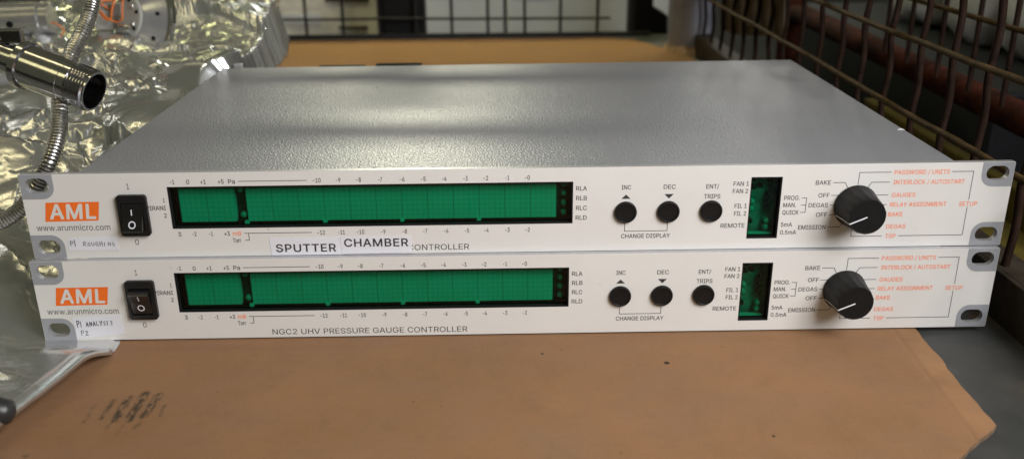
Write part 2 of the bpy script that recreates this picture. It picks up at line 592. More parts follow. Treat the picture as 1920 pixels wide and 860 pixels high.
# lettering outlines, 1/1000 of the type size: character: (advance, contours)
GLYPHS = {
    '+': (453, ['198,34 198,364 255,364 255,34', '61,172 61,226 391,226 391,172']),
    '-': (453, ['337,244 337,188 114,188 114,244']),
    '.': (188, ['95,-4 83,-3 73,1 63,9 55,18 51,29 50,41 51,53 55,64 63,73 73,81 83,85 95,87 107,85 118,81 128,73 135,64 140,53 141,41 140,29 135,18 128,9 118,1 107,-3']),
    '/': (249, ['235,533 71,-76 14,-76 178,533']),
    '0': (453, ['227,-7 191,-3 158,7 130,24 105,48 85,77 69,113 57,155 50,202 48,254 50,306 57,353 69,395 85,431 106,461 130,484 159,502 191,512 227,516 262,512 295,502 323,484 348,461 368,431 384,395 396,353 403,306 405,254 403,202 396,155 384,113 368,77 348,48 323,24 295,7 263,-3', '227,50 250,52 271,60 290,74 306,92 320,116 330,144 338,176 342,213 344,254 342,295 338,332 330,365 320,393 306,416 290,435 271,449 250,457 227,460 203,457 182,449 163,435 147,416 134,393 123,365 115,332 111,295 109,254 111,213 115,176 123,144 134,116 147,92 163,74 182,60 203,52']),
    '1': (453, ['76,0 76,55 391,55 391,0', '276,509 276,0 212,0 212,448 209,448 86,358 86,427 198,509']),
    '2': (453, ['64,0 64,47 234,229 282,282 294,298 303,312 311,327 316,341 319,356 320,371 319,389 315,405 308,419 298,431 287,441 273,449 258,455 241,458 224,460 205,458 188,454 172,447 159,438 148,427 139,413 132,398 128,381 127,362 66,362 68,391 75,418 86,442 102,464 121,482 143,496 168,507 196,513 225,516 254,513 281,507 306,497 328,482 346,465 361,445 372,423 379,398 381,372 380,354 377,336 371,318 363,299 351,280 336,259 317,235 294,209 267,180 153,60 153,57 389,57 389,0']),
    '3': (453, ['218,-7 188,-5 159,1 133,10 108,22 88,38 70,57 57,79 48,104 44,132 109,132 112,115 118,100 126,87 137,76 150,66 165,59 182,54 200,51 219,50 239,51 258,55 275,61 291,69 304,80 315,93 323,108 328,125 329,145 328,163 323,180 316,196 306,211 292,223 275,234 254,241 229,246 201,248 157,248 157,299 288,448 288,452 70,452 70,509 372,509 372,461 211,278 211,289 247,290 279,286 308,276 333,262 354,244 371,222 383,198 391,173 393,145 390,116 383,90 370,66 354,45 333,27 309,12 281,2 251,-5']),
    '4': (453, ['40,105 40,158 247,509 311,509 109,166 109,163 413,163 413,105', '282,0 282,121 282,146 282,318 343,318 343,0']),
    '5': (453, ['221,-7 192,-5 165,1 140,11 118,25 99,41 83,60 71,82 63,105 60,130 122,130 125,115 130,102 138,89 148,78 160,68 173,60 188,54 204,51 221,50 241,51 259,56 276,64 291,75 304,89 314,104 322,122 326,141 328,162 326,183 321,203 314,221 303,237 290,251 275,262 257,270 238,275 218,277 201,276 184,273 167,268 152,262 139,255 128,246 67,253 96,509 366,509 366,452 151,452 134,301 136,301 148,311 162,318 178,325 194,330 212,333 229,334 252,332 274,328 294,321 313,311 330,299 345,285 358,269 370,251 379,231 386,210 390,187 391,163 388,132 381,102 369,76 352,52 332,32 309,15 282,3 253,-4']),
    '6': (453, ['226,-7 196,-4 168,3 142,15 119,31 100,51 84,74 73,101 66,130 64,162 65,187 71,212 80,239 93,268 112,302 137,340 252,509 322,509 151,261 145,261 151,270 157,279 165,288 174,295 184,302 196,307 208,311 221,313 235,314 265,312 291,305 316,295 337,280 355,262 370,240 380,215 387,187 389,157 387,127 379,98 368,73 352,50 333,30 310,14 284,3 257,-4', '226,48 245,50 263,55 279,63 293,73 304,86 314,101 322,119 326,137 327,157 326,178 322,196 314,213 304,228 293,241 279,251 263,259 245,264 226,265 207,264 190,259 174,252 160,241 148,229 138,214 131,197 126,179 125,158 126,138 131,119 138,102 148,86 160,73 174,63 190,55 207,50']),
    '7': (453, ['97,0 323,448 323,452 62,452 62,509 391,509 391,449 165,0']),
    '8': (453, ['226,-7 193,-5 163,1 136,11 111,25 91,42 74,62 62,84 54,109 52,135 53,156 58,176 65,195 75,212 87,228 101,241 117,252 134,260 153,265 153,267 129,276 109,289 93,308 80,330 73,354 70,380 73,405 79,429 90,450 106,469 124,485 146,498 170,508 197,514 226,516 255,514 282,508 306,498 328,485 346,469 361,450 373,429 379,405 382,380 379,354 372,330 359,308 343,289 323,276 300,267 300,265 319,260 335,252 351,241 365,228 377,212 387,195 395,176 399,156 401,135 398,109 391,84 378,62 362,42 341,25 317,11 289,1 259,-5', '226,49 248,50 267,54 285,60 300,69 313,79 323,91 331,106 335,121 337,139 335,157 330,173 322,189 312,202 298,213 283,223 265,230 247,234 226,235 206,234 187,230 169,223 154,213 140,202 130,189 122,173 117,157 115,139 117,121 121,106 129,91 139,79 152,69 167,60 185,54 205,50', '226,290 244,291 260,294 274,300 287,308 298,318 307,330 314,344 318,359 319,376 318,392 314,407 308,420 299,432 288,442 275,449 260,455 244,459 226,460 208,459 192,455 177,449 164,442 153,432 145,420 138,407 134,392 133,376 134,359 138,344 145,330 154,318 165,308 178,300 193,294 209,291']),
    '9': (453, ['226,516 256,513 285,506 310,494 333,478 352,458 368,434 380,408 387,378 389,347 387,322 382,296 373,270 359,240 340,207 315,168 200,0 130,0 301,248 307,248 302,238 295,229 287,221 278,214 268,207 257,202 245,198 232,195 218,195 188,197 161,203 137,214 116,229 98,247 83,269 72,294 66,321 64,352 66,382 73,411 85,436 101,459 120,479 143,494 168,506 196,513', '226,460 207,459 190,454 174,446 160,435 148,423 138,407 131,390 127,372 125,352 127,331 131,313 138,295 148,280 160,268 174,257 190,250 207,245 226,243 245,245 263,249 279,257 293,267 305,280 314,295 322,312 326,330 327,350 326,371 322,390 314,407 305,422 293,435 279,446 263,454 245,459']),
    'A': (480, ['16,0 201,509 276,509 463,0 395,0 287,302 264,372 232,478 245,478 213,371 191,302 85,0', '110,142 110,199 370,199 370,142']),
    'B': (456, ['60,0 60,509 241,509 274,507 304,501 329,491 350,477 367,461 381,442 390,421 396,398 398,374 397,353 393,336 387,320 378,307 368,295 356,286 343,278 329,272 315,267 315,262 331,260 347,254 363,245 378,234 391,220 402,203 411,184 416,161 418,136 416,111 410,88 400,67 386,48 368,31 344,18 317,8 284,2 247,0', '125,57 245,57 281,60 309,67 330,80 344,96 353,115 355,137 354,153 350,169 342,184 333,197 320,209 306,218 289,225 269,229 248,231 125,231', '125,285 238,285 256,287 273,290 288,296 302,304 314,314 323,326 330,340 335,355 336,372 333,393 326,412 313,429 294,442 270,449 240,452 125,452']),
    'C': (510, ['267,-7 225,-3 186,7 150,25 119,49 92,79 70,115 53,157 44,203 40,254 44,305 53,352 70,393 92,429 119,459 150,484 186,501 225,512 267,516 293,514 317,511 340,504 362,496 383,485 402,471 419,456 435,438 448,418 459,397 467,373 473,348 408,348 404,365 397,380 389,395 380,407 369,418 357,428 344,437 330,444 315,449 300,453 284,455 267,456 237,453 209,445 184,432 161,414 141,391 125,364 113,332 106,295 103,254 106,213 113,177 125,145 141,117 161,94 184,76 210,63 237,56 267,53 284,54 300,56 315,60 330,65 344,72 357,81 369,90 380,102 389,114 397,128 404,144 408,160 473,160 467,135 459,112 448,91 435,71 420,53 402,38 383,24 363,13 341,5 317,-2 293,-6']),
    'D': (502, ['219,0 96,0 96,57 215,57 254,60 288,68 318,81 343,99 363,122 379,149 390,181 397,216 399,255 397,294 390,329 379,361 364,388 344,410 320,428 291,441 258,449 221,452 93,452 93,509 225,509 273,505 315,495 353,478 385,455 412,426 433,391 449,351 458,306 462,255 458,205 449,159 433,119 411,83 384,54 351,31 312,14 268,3', '125,509 125,0 60,0 60,509']),
    'E': (419, ['60,0 60,509 372,509 372,452 125,452 125,286 355,286 355,229 125,229 125,57 375,57 375,0']),
    'F': (410, ['60,0 60,509 369,509 369,452 125,452 125,278 346,278 346,221 125,221 125,0']),
    'G': (520, ['269,-7 225,-3 185,7 149,25 118,49 91,79 69,116 53,157 43,203 40,254 43,305 53,352 69,393 91,429 117,459 149,484 184,501 223,512 265,516 291,514 316,510 340,504 363,494 384,483 403,469 421,453 436,436 449,416 460,395 468,373 474,349 408,349 402,365 395,379 387,393 378,406 368,417 356,427 344,436 330,443 315,448 300,453 283,455 265,456 236,453 209,445 183,432 160,414 141,392 125,364 113,332 106,295 103,254 106,213 113,177 125,145 141,117 161,95 184,76 210,63 238,56 269,53 296,55 322,61 345,71 365,85 382,102 396,123 407,147 413,173 415,202 434,199 283,199 283,256 478,256 478,200 475,160 466,124 451,91 431,62 406,38 377,19 344,5 308,-4']),
    'H': (517, ['60,0 60,509 125,509 125,289 392,289 392,509 457,509 457,0 392,0 392,232 125,232 125,0']),
    'I': (301, ['31,0 31,57 118,57 118,452 31,452 31,509 269,509 269,452 183,452 183,57 269,57 269,0']),
    'K': (467, ['104,145 104,216 139,261 174,303 212,344 364,509 448,509 231,276 228,276', '60,0 60,509 125,509 125,334 124,225 125,193 125,0', '372,0 188,259 228,309 449,0']),
    'L': (393, ['60,0 60,509 125,509 125,57 361,57 361,0']),
    'M': (628, ['60,0 60,509 152,509 277,187 287,159 299,123 311,84 322,49 307,49 318,83 330,121 342,158 352,187 476,509 568,509 568,0 504,0 504,291 504,327 505,369 506,413 507,457 513,457 498,409 482,363 467,322 456,291 342,0 286,0 170,291 159,321 145,361 129,408 112,457 119,457 120,416 121,372 122,328 122,291 122,0']),
    'N': (523, ['60,0 60,509 136,509 343,183 363,151 388,107 414,55 405,54 401,108 399,157 399,195 399,509 463,509 463,0 387,0 202,290 177,331 148,381 108,452 119,454 122,384 124,328 125,291 125,0']),
    'O': (533, ['267,-7 225,-3 186,7 150,25 119,49 92,79 70,115 53,157 44,203 40,254 44,305 53,352 70,393 92,429 119,459 150,484 186,501 225,512 267,516 309,512 348,501 384,484 415,459 442,429 464,393 480,352 490,305 493,254 490,203 480,157 464,115 442,79 415,49 384,25 348,7 309,-3', '267,53 296,55 324,63 349,76 372,94 392,116 408,144 420,176 428,213 430,254 428,295 420,332 408,365 392,392 372,415 349,433 324,446 296,453 267,456 237,453 210,445 184,433 161,415 142,392 125,364 113,332 106,295 103,254 106,213 113,176 125,144 142,117 161,94 184,76 210,63 237,55']),
    'P': (445, ['60,0 60,509 235,509 272,506 305,499 332,487 356,471 375,452 390,430 400,404 407,377 409,348 407,318 400,291 390,265 375,243 356,223 332,207 305,195 272,188 235,186 109,186 109,242 233,242 257,244 279,248 297,256 312,266 324,279 333,294 339,310 343,328 344,348 343,367 339,385 333,402 324,416 312,428 297,439 279,446 257,451 232,452 125,452 125,0']),
    'Q': (533, ['245,159 313,159 369,85 384,65 468,-48 401,-48 346,27 331,46', '267,-7 225,-3 186,7 150,25 119,49 92,79 70,115 53,157 44,203 40,254 44,305 53,352 70,393 92,429 119,459 150,484 186,501 225,512 267,516 309,512 348,501 384,484 415,459 442,429 464,393 480,352 490,305 493,254 490,203 480,157 464,115 442,79 415,49 384,25 348,7 309,-3', '267,53 296,55 324,63 349,76 372,94 392,116 408,144 420,176 428,213 430,254 428,295 420,332 408,365 392,392 372,415 349,433 324,446 296,453 267,456 237,453 210,445 184,433 161,415 142,392 125,364 113,332 106,295 103,254 106,213 113,176 125,144 142,117 161,94 184,76 210,63 237,55']),
    'R': (449, ['60,0 60,509 236,509 273,506 305,500 333,489 356,473 376,455 390,433 401,408 407,381 409,352 407,323 401,296 390,271 376,250 356,232 333,217 305,206 273,200 236,198 96,198 96,255 234,255 258,256 280,260 298,267 313,276 325,287 334,300 340,316 344,333 345,352 344,371 340,389 334,405 325,419 313,430 298,440 279,446 258,451 233,452 125,452 125,0', '353,0 230,229 303,229 428,0']),
    'S': (447, ['224,-9 188,-7 156,-1 128,9 102,23 81,40 64,60 51,83 42,109 38,137 104,137 108,118 114,102 123,88 136,76 150,66 166,59 185,53 204,50 224,49 246,50 267,54 286,60 303,69 317,79 329,92 338,106 344,122 346,139 344,154 340,168 332,179 322,189 310,197 296,205 280,211 263,217 245,222 184,239 145,253 112,269 86,289 67,313 56,341 52,372 54,400 62,425 75,448 92,468 113,484 138,498 165,508 195,514 227,516 259,514 289,508 316,498 340,484 360,468 377,449 390,427 398,403 401,378 337,378 332,402 320,421 302,437 280,449 254,456 225,459 204,457 185,454 167,448 152,440 139,430 129,418 121,405 117,391 115,376 117,359 122,345 131,334 142,324 155,315 169,308 184,302 198,297 212,293 264,279 312,264 328,256 344,248 359,238 372,226 384,213 395,198 402,180 407,161 408,139 406,112 399,87 386,64 370,43 349,25 323,11 294,0 261,-7']),
    'T': (449, ['32,452 32,509 417,509 417,452 257,452 257,0 193,0 193,452']),
    'U': (517, ['259,-8 220,-6 186,2 154,15 126,33 103,55 85,80 71,108 63,140 60,173 60,509 124,509 124,178 126,155 132,133 141,113 153,95 169,80 187,68 208,59 232,53 259,52 285,53 309,59 331,68 349,80 364,95 377,113 385,133 391,155 393,178 393,509 457,509 457,173 454,140 446,108 433,80 414,55 391,33 363,15 332,2 297,-6']),
    'V': (480, ['204,0 16,509 84,509 192,206 215,137 248,31 235,31 267,138 290,206 395,509 463,509 278,0']),
    'W': (686, ['155,0 16,509 82,509 163,196 175,145 187,94 197,40 189,40 200,94 211,145 224,196 306,509 380,509 462,196 474,145 486,94 497,40 488,40 499,94 510,145 523,196 603,509 670,509 530,0 455,0 368,323 351,391 336,475 350,475 335,395 318,323 230,0']),
    'Y': (472, ['203,0 203,208 16,509 91,509 192,344 222,292 231,274 240,254 250,230 224,230 233,254 242,275 251,293 280,344 381,509 455,509 268,208 268,0']),
    'a': (389, ['160,-9 137,-7 115,-3 94,5 76,15 60,29 48,45 38,63 32,84 30,108 32,128 36,146 43,161 53,174 64,184 78,193 92,200 108,206 125,211 178,220 234,227 247,229 257,231 265,235 271,240 274,246 276,255 276,257 275,272 272,285 267,297 260,307 251,315 240,322 227,327 212,330 196,331 178,330 163,327 149,322 137,316 127,309 118,301 110,292 104,283 100,274 41,291 51,313 64,331 79,346 95,358 114,368 133,375 153,380 173,383 194,384 208,384 223,382 239,379 255,375 271,369 286,360 300,350 312,336 322,320 330,301 335,278 337,251 337,0 277,0 277,52 272,52 267,43 260,34 252,25 242,16 229,8 215,1 199,-4 181,-7', '170,45 192,47 211,51 228,59 242,68 254,80 263,93 270,108 274,122 276,138 276,190 272,187 267,184 259,182 231,176 200,171 175,168 161,166 147,163 134,159 122,153 112,147 103,139 97,130 93,118 92,105 93,93 96,82 102,72 109,64 119,57 130,52 142,48 156,46']),
    'c': (396, ['207,-8 174,-5 144,3 117,16 93,35 72,58 56,85 44,116 37,150 34,187 37,225 44,260 56,291 72,318 93,341 117,360 144,374 174,382 207,384 226,384 243,381 260,377 276,371 291,364 305,356 318,346 330,335 340,322 349,308 356,293 362,277 303,262 300,272 295,281 290,289 284,297 278,304 270,311 261,316 252,321 242,325 231,328 220,329 207,330 184,328 163,321 145,310 130,296 118,278 108,258 102,236 98,212 96,187 98,163 102,139 108,117 118,97 130,80 145,66 163,55 184,49 207,46 220,47 232,49 243,52 253,55 262,60 271,66 279,73 285,80 292,89 297,98 301,107 304,117 363,102 357,86 350,70 341,56 331,43 319,32 306,21 292,12 277,5 261,-1 244,-5 226,-7']),
    'i': (167, ['53,0 53,379 114,379 114,0', '84,443 73,444 63,448 54,455 47,463 43,472 41,483 43,494 47,504 54,512 63,518 73,522 84,524 95,522 105,518 114,512 121,504 125,494 126,483 125,472 121,463 114,455 105,448 95,444']),
    'm': (610, ['53,0 53,379 112,379 112,295 108,295 114,314 122,331 132,346 144,358 158,368 172,376 187,382 203,385 219,386 245,383 268,375 287,361 303,342 314,320 321,295 312,295 318,312 326,329 337,343 350,356 364,366 381,375 398,381 417,385 437,386 458,385 478,380 497,372 514,361 529,346 541,328 550,307 555,283 557,255 557,0 496,0 496,254 493,279 485,298 473,313 456,323 438,329 419,330 402,329 387,326 374,320 363,312 353,302 345,290 340,277 336,263 335,247 335,0 274,0 274,260 272,280 265,297 253,311 238,322 220,328 199,330 185,329 171,326 158,320 145,312 135,302 126,289 119,274 115,257 114,238 114,0']),
    'n': (410, ['114,227 114,0 53,0 53,379 112,379 112,287 102,287 116,319 132,344 152,362 175,374 200,382 227,384 252,383 275,377 295,369 313,356 328,340 341,321 350,298 355,271 357,240 357,0 296,0 296,235 293,263 286,286 273,304 256,318 235,326 210,329 192,328 176,324 161,317 147,308 136,297 126,283 119,266 115,248']),
    'o': (415, ['207,-8 174,-5 144,3 117,16 93,35 72,58 56,85 44,116 37,150 34,187 37,225 44,260 56,291 72,318 93,341 117,360 144,374 174,382 207,384 241,382 271,374 299,360 323,341 343,318 359,291 371,260 379,225 381,187 379,150 371,116 359,85 343,58 323,35 299,16 271,3 241,-5', '207,46 231,49 252,55 270,66 285,80 298,97 307,117 314,139 318,163 319,187 318,212 314,236 307,258 298,278 285,296 270,310 252,321 231,328 207,330 184,328 163,321 145,310 130,296 118,278 108,258 102,236 98,212 96,187 98,163 102,139 108,117 118,97 130,80 145,66 163,55 184,49']),
    'r': (259, ['53,0 53,379 112,379 112,321 115,321 124,339 137,354 152,367 171,377 191,383 213,385 229,384 243,384 243,322 230,324 207,326 190,324 174,321 159,315 146,306 135,296 126,284 119,269 115,254 114,237 114,0']),
    'u': (410, ['182,-5 158,-3 135,2 115,11 97,23 82,39 69,59 60,82 54,109 53,139 53,379 114,379 114,144 116,117 124,94 137,75 154,61 175,53 200,50 218,51 234,55 249,62 263,71 274,83 283,97 290,113 295,132 296,153 296,379 357,379 357,0 298,0 298,92 307,92 294,60 277,35 257,17 234,5 209,-3']),
    'w': (567, ['138,0 23,379 87,379 133,214 154,137 175,41 165,41 186,135 206,214 252,379 316,379 362,214 382,136 402,41 391,41 413,135 434,214 480,379 545,379 429,0 368,0 319,172 305,225 291,280 277,338 291,338 277,280 263,225 248,172 199,0']),
}
CAPH = .509
_glyph = {}


def glyph(ch):
    if ch not in _glyph:
        adv, cons = GLYPHS[ch]
        loops = [[tuple(int(k) / 1000 for k in p.split(',')) for p in con.split()] for con in cons]
        pts, eds = [], []
        for lp in loops:
            n_ = len(pts)
            pts += [Vector(p) for p in lp]
            eds += [(n_ + i, n_ + (i + 1) % len(lp)) for i in range(len(lp))]
        ov, oe, of = delaunay_2d_cdt(pts, eds, [], 0, 1e-6)[:3]

        def winding(x, y):
            w = 0
            for lp in loops:
                for (ax_, ay_), (bx_, by_) in zip(lp, lp[1:] + lp[:1]):
                    if (ay_ <= y) != (by_ <= y):
                        if x < ax_ + (y - ay_) / (by_ - ay_) * (bx_ - ax_):
                            w += 1 if by_ > ay_ else -1
            return w
        vs = [tuple(v) for v in ov]
        fs = [tuple(f) for f in of if winding(sum(ov[i].x for i in f) / len(f), sum(ov[i].y for i in f) / len(f)) != 0]
        _glyph[ch] = (adv / 1000, vs, fs)
    return _glyph[ch]


def glyphs(s, space=1.0):
    x, vs, fs = 0, [], []
    for ch in s:
        if ch == ' ':
            x += .20 * space
            continue
        adv, gv_, gf_ = glyph(ch)
        n_ = len(vs)
        vs += [(a + x, b_) for a, b_ in gv_]
        fs += [tuple(i + n_ for i in f) for f in gf_]
        x += adv + (space - 1) * .35
    return vs, fs


def put_text(mb, s, xl, xr, zc, cap, y=-.04, mi=0, space=1.0, bold=0.0, shear=0., rot=0.):
    vs, fs = glyphs(s, space)
    x0 = min(v[0] for v in vs)
    x1 = max(v[0] for v in vs)
    sx = (xr - xl) / (x1 - x0)
    sz = cap / CAPH
    out = []
    for a, b_ in vs:
        lx, lz = (a - x0) * sx, b_ * sz
        lx += shear * lz
        out.append((xl + lx * math.cos(rot) - lz * math.sin(rot), y, zc - cap / 2 + lz * math.cos(rot) + lx * math.sin(rot)))
    # heavier strokes: a few offset copies, each a hair above the last
    offs = [(0, 0)] if not bold else [(0, 0)] + [(bold * cap * math.cos(a * math.pi / 3), bold * cap * math.sin(a * math.pi / 3)) for a in range(6)]
    for k, (dx, dz) in enumerate(offs):
        mb.add([(p[0] + dx, p[1] - .002 * k, p[2] + dz) for p in out], fs, mi)


def put_line(mb, pts, w=.28, y=-.035, mi=0):
    for (a, b_) in zip(pts[:-1], pts[1:]):
        A, B = Vector((a[0], 0, a[1])), Vector((b_[0], 0, b_[1]))
        d = (B - A).normalized()
        n = Vector((-d.z, 0, d.x)) * w / 2
        A = A - d * w / 2
        B = B + d * w / 2
        y -= .0015
        mb.quad([(p.x, y, p.z) for p in (A - n, B - n, B + n, A + n)], mi)


# single-stroke handwriting
HAND = {
    'P': [[(0, 0), (.05, 1)], [(.0, .95), (.45, 1), (.55, .75), (.4, .52), (.05, .5)]],
    '1': [[(.1, 0), (.12, 1)]],
    'R': [[(0, 0), (.08, 1), (.5, .95), (.5, .6), (.1, .5), (.6, 0)]],
    'O': [[(.3, .75), (.05, .5), (.1, .1), (.4, 0), (.55, .35), (.45, .7), (.25, .75)]],
    'U': [[(0, .8), (.05, .15), (.3, 0), (.5, .2), (.5, .8)]],
    'G': [[(.55, .75), (.2, .85), (0, .4), (.2, 0), (.5, .1), (.52, .4), (.28, .4)]],
    'H': [[(0, 0), (.05, .9)], [(.5, 0), (.5, .95)], [(.02, .45), (.5, .5)]],
    'I': [[(.1, 0), (.12, .8)]],
    'N': [[(0, 0), (.05, .85), (.45, .05), (.5, .9)]],
    'A': [[(0, 0), (.25, .9), (.5, 0)], [(.1, .35), (.42, .38)]],
    'L': [[(.05, .9), (.02, .05), (.5, .02)]],
    'Y': [[(0, .9), (.25, .5)], [(.5, .95), (.1, -.1)]],
    'S': [[(.5, .85), (.15, .85), (.1, .55), (.4, .4), (.35, .05), (0, 0)]],
    '2': [[(0, .75), (.25, .95), (.5, .75), (.3, .35), (0, .02), (.6, .05)]],
}


def handwrite(mb, s, x, z, h, adv, y, w=.32, rise=0., seed=1):
    rnd = random.Random(seed)
    for i, ch in enumerate(s):
        if ch != ' ':
            k = 1 + rnd.uniform(-.1, .12)
            for st in HAND[ch]:
                pts = [(x + i * adv + (p[0] * .78 * adv / .55 * .8) + rnd.uniform(-.08, .08), z + i * rise + p[1] * h * k + rnd.uniform(-.1, .1)) for p in st]
                put_line(mb, pts, w * rnd.uniform(.8, 1.2), y)


# ------------------------------------------------------------------ the setting: ground, tray floor
fl = MB().box(-700, 508, -420, 985, -51.5, -47.05)
structure(fl.build('floor', M['floor']), 'worn grey sheet steel floor of the wire cage')
structure(MB().box(-6000, 6000, -3000, 9000, -190, -170).build('ground', M['ground']))

# ------------------------------------------------------------------ cardboard sheet
CZ = -44.6
rnd = random.Random(3)


def jag(pts, step, amp):
    out = []
    for a, b_ in zip(pts, pts[1:] + pts[:1]):
        A, B = Vector(a), Vector(b_)
        L = (B - A).length
        n = max(1, int(L / step))
        t = (B - A).normalized()
        nn = Vector((-t.y, t.x))
        for i in range(n):
            p = A + (B - A) * (i / n)
            if i:
                p += nn * rnd.uniform(-amp, amp)
            out.append((p.x, p.y))
    return out


outline = jag([(-330, -300), (330, -300), (390, -150), (414, -116), (441, -93), (441.5, -60), (444, -30), (445, -3), (462, 240),
               (478, 600), (484, 752), (436, 880), (395, 917), (-330, 915)], 5, .55)
n = len(outline)
cv = [(x, y, CZ - 2.4) for x, y in outline] + [(x, y, CZ) for x, y in outline]
cf = [tuple(range(n))[::-1], tuple(range(n, 2 * n))] + [(i, (i + 1) % n, n + (i + 1) % n, n + i) for i in range(n)]
card = mesh_obj('cardboard_sheet', cv, cf, [M['card'], M['cardedge']], None, [0, 0] + [1] * n)
tag(card, "flat brown cardboard sheet with torn right edge lying under both instruments", "cardboard")

# ------------------------------------------------------------------ rack controllers
PW, PH = 482.6, 43.7
D0 = (69.9, 266.6, 14.8, 36.5)      # display opening
S0 = (353.6, 369.0, 5.35, 37.55)    # status opening
MESH = {}

BLACKTEXT = [('BAKE', 385.5, 392.9, 34.3), ('OFF', 387.5, 393.0, 27.7), ('DEGAS', 383.2, 392.8, 22.6), ('OFF', 387.4, 392.9, 17.6),
             ('EMISSION', 379.2, 392.9, 11.0), ('PROG.', 370.7, 378.4, 26.6), ('MAN.', 370.6, 376.9, 22.9), ('QUICK', 370.5, 378.6, 19.0),
             ('5mA', 370.4, 376.0, 12.6), ('0.5mA', 370.4, 378.4, 8.5),
             ('INC', 290.3, 294.9, 33.2), ('DEC', 310.9, 316.7, 33.2), ('ENT/', 331.8, 338.0, 33.1), ('TRIPS', 331.0, 339.0, 28.0),
             ('CHANGE DISPLAY', 290.9, 315.3, 7.7), ('FAN 1', 345.1, 352.6, 34.3), ('FAN 2', 345.0, 352.5, 30.5), ('FIL 1', 346.5, 352.5, 22.8),
             ('FIL 2', 346.5, 352.5, 18.8), ('REMOTE', 340.3, 352.2, 12.5),
             ('-1', 71.9, 73.9, 39.0), ('0', 79.7, 81.1, 38.9), ('+1', 86.5, 89.0, 38.9), ('+5', 94.9, 97.6, 38.9), ('Pa', 99.8, 103.0, 38.9),
             ('3', 72.2, 73.7, 12.0), ('-2', 79.1, 81.1, 12.0), ('-1', 87.4, 89.1, 12.0), ('+3', 94.8, 97.5, 12.0), ('Torr', 98.6, 102.6, 8.4),
             ('1', 67.3, 68.0, 29.8), ('PIRANI', 58.6, 68.1, 25.8), ('2', 66.7, 68.0, 21.9),
             ('-10', 140.5, 144.3, 38.9), ('-9', 151.6, 153.8, 38.9), ('-8', 161.4, 163.7, 38.9), ('-7', 172.1, 173.9, 38.9), ('-6', 182.4, 184.7, 38.9),
             ('-5', 192.7, 195.0, 38.9), ('-4', 202.9, 205.0, 38.9), ('-3', 213.2, 215.3, 38.9), ('-2', 222.9, 225.2, 38.9), ('-1', 233.6, 235.5, 38.9),
             ('-0', 243.1, 245.4, 38.9),
             ('-12', 140.5, 144.2, 11.9), ('-11', 150.7, 154.0, 11.9), ('-10', 159.9, 163.6, 11.9), ('-9', 172.0, 174.0, 11.9), ('-8', 182.4, 184.6, 11.9),
             ('-7', 192.6, 194.6, 11.9), ('-6', 203.0, 205.0, 11.9), ('-5', 213.3, 215.3, 11.9), ('-4', 222.9, 225.0, 11.9), ('-3', 233.2, 235.4, 11.9),
             ('-2', 243.3, 245.4, 11.9),
             ('RLA', 268.1, 273.3, 33.0), ('RLB', 268.2, 273.4, 28.0), ('RLC', 268.2, 273.4, 22.9), ('RLD', 268.1, 273.5, 17.8)]
ORANGETEXT = [('PASSWORD / UNITS', 423.6, 450.8, 39.1), ('INTERLOCK / AUTOSTART', 423.8, 458.9, 34.0), ('GAUGES', 423.9, 435.6, 27.4),
              ('RELAY ASSIGNMENT', 423.7, 451.8, 22.4), ('SETUP', 458.2, 467.1, 22.3), ('BAKE', 423.5, 430.7, 17.3), ('DEGAS', 423.4, 433.1, 10.8),
              ('TSP', 423.6, 428.8, 5.7)]
LINES = [[(406.4, 33.2), (406.5, 39.2), (421.9, 39.2)], [(452.1, 39.1), (462.6, 39.1), (462.6, 24.6)], [(462.5, 20.4), (462.5, 5.8), (430.3, 5.8)],
         [(421.7, 5.8), (406.2, 5.8), (406.2, 9.5)], [(411.4, 31.4), (413.0, 34.1), (421.8, 34.1)], [(394.1, 34.2), (399.9, 34.2), (401.4, 31.6)],
         [(393.9, 27.6), (397.6, 27.6)], [(415.5, 27.5), (421.9, 27.5)], [(393.9, 22.55), (396.9, 22.55)], [(416.0, 22.45), (421.9, 22.45)],
         [(393.9, 17.55), (397.8, 17.55)], [(394.0, 10.9), (399.6, 10.9), (401.4, 13.1)],
         [(379.5, 26.5), (381.8, 26.5), (381.8, 18.95), (379.4, 18.95)], [(379.5, 22.75), (381.8, 22.75)],
         [(292.5, 16.0), (292.5, 10.3), (313.7, 10.3), (313.7, 16.0)], [(104.7, 38.9), (122.7, 38.9), (137.5, 38.9)],
         [(104.7, 12.05), (137.5, 12.0)], [(106.7, 12.05), (106.7, 8.35), (104.9, 8.35)]]


def share(key, make):
    """make() once, afterwards return another object with the same mesh data"""
    if key not in MESH:
        MESH[key] = make()
    return MESH[key]


def lettering_mesh(model_from):
    mb = MB()
    for s, a, b_, z in BLACKTEXT:
        put_text(mb, s, a, b_, z, 2.2, bold=.016)
    for l in LINES:
        put_line(mb, l, .32)
    put_text(mb, 'www.arunmicro.com', 3.9, 39.6, 16.3, 3.05)
    put_text(mb, '1', 50.8, 52.0, 37.0, 2.9)
    put_text(mb, '0', 50.6, 52.4, 8.2, 2.9)
    if model_from == 'all':
        put_text(mb, 'NGC2 UHV PRESSURE GAUGE CONTROLLER', 115.5, 214.9, 3.15, 3.0)
    else:
        put_text(mb, 'CONTROLLER', 184.6, 215.2, 3.3, 3.0)
    return mb


def rocker_profile(top_out):
    o_, m_, i_ = -5.0, -2.6, -1.5
    if top_out:
        return [(28.9, 1.5), (28.6, -.9), (26.5, o_), (21.6, m_), (14.9, i_), (14.6, 1.5)]
    return [(28.9, 1.5), (28.6, i_), (21.9, m_), (15.4, o_), (14.9, o_ + .3), (14.6, 1.5)]


def yat(prof, z):
    for (z0, y0), (z1, y1) in zip(prof[:-1], prof[1:]):
        if z1 <= z <= z0:
            return y0 + (y1 - y0) * (z0 - z) / (z0 - z1)
    return 0


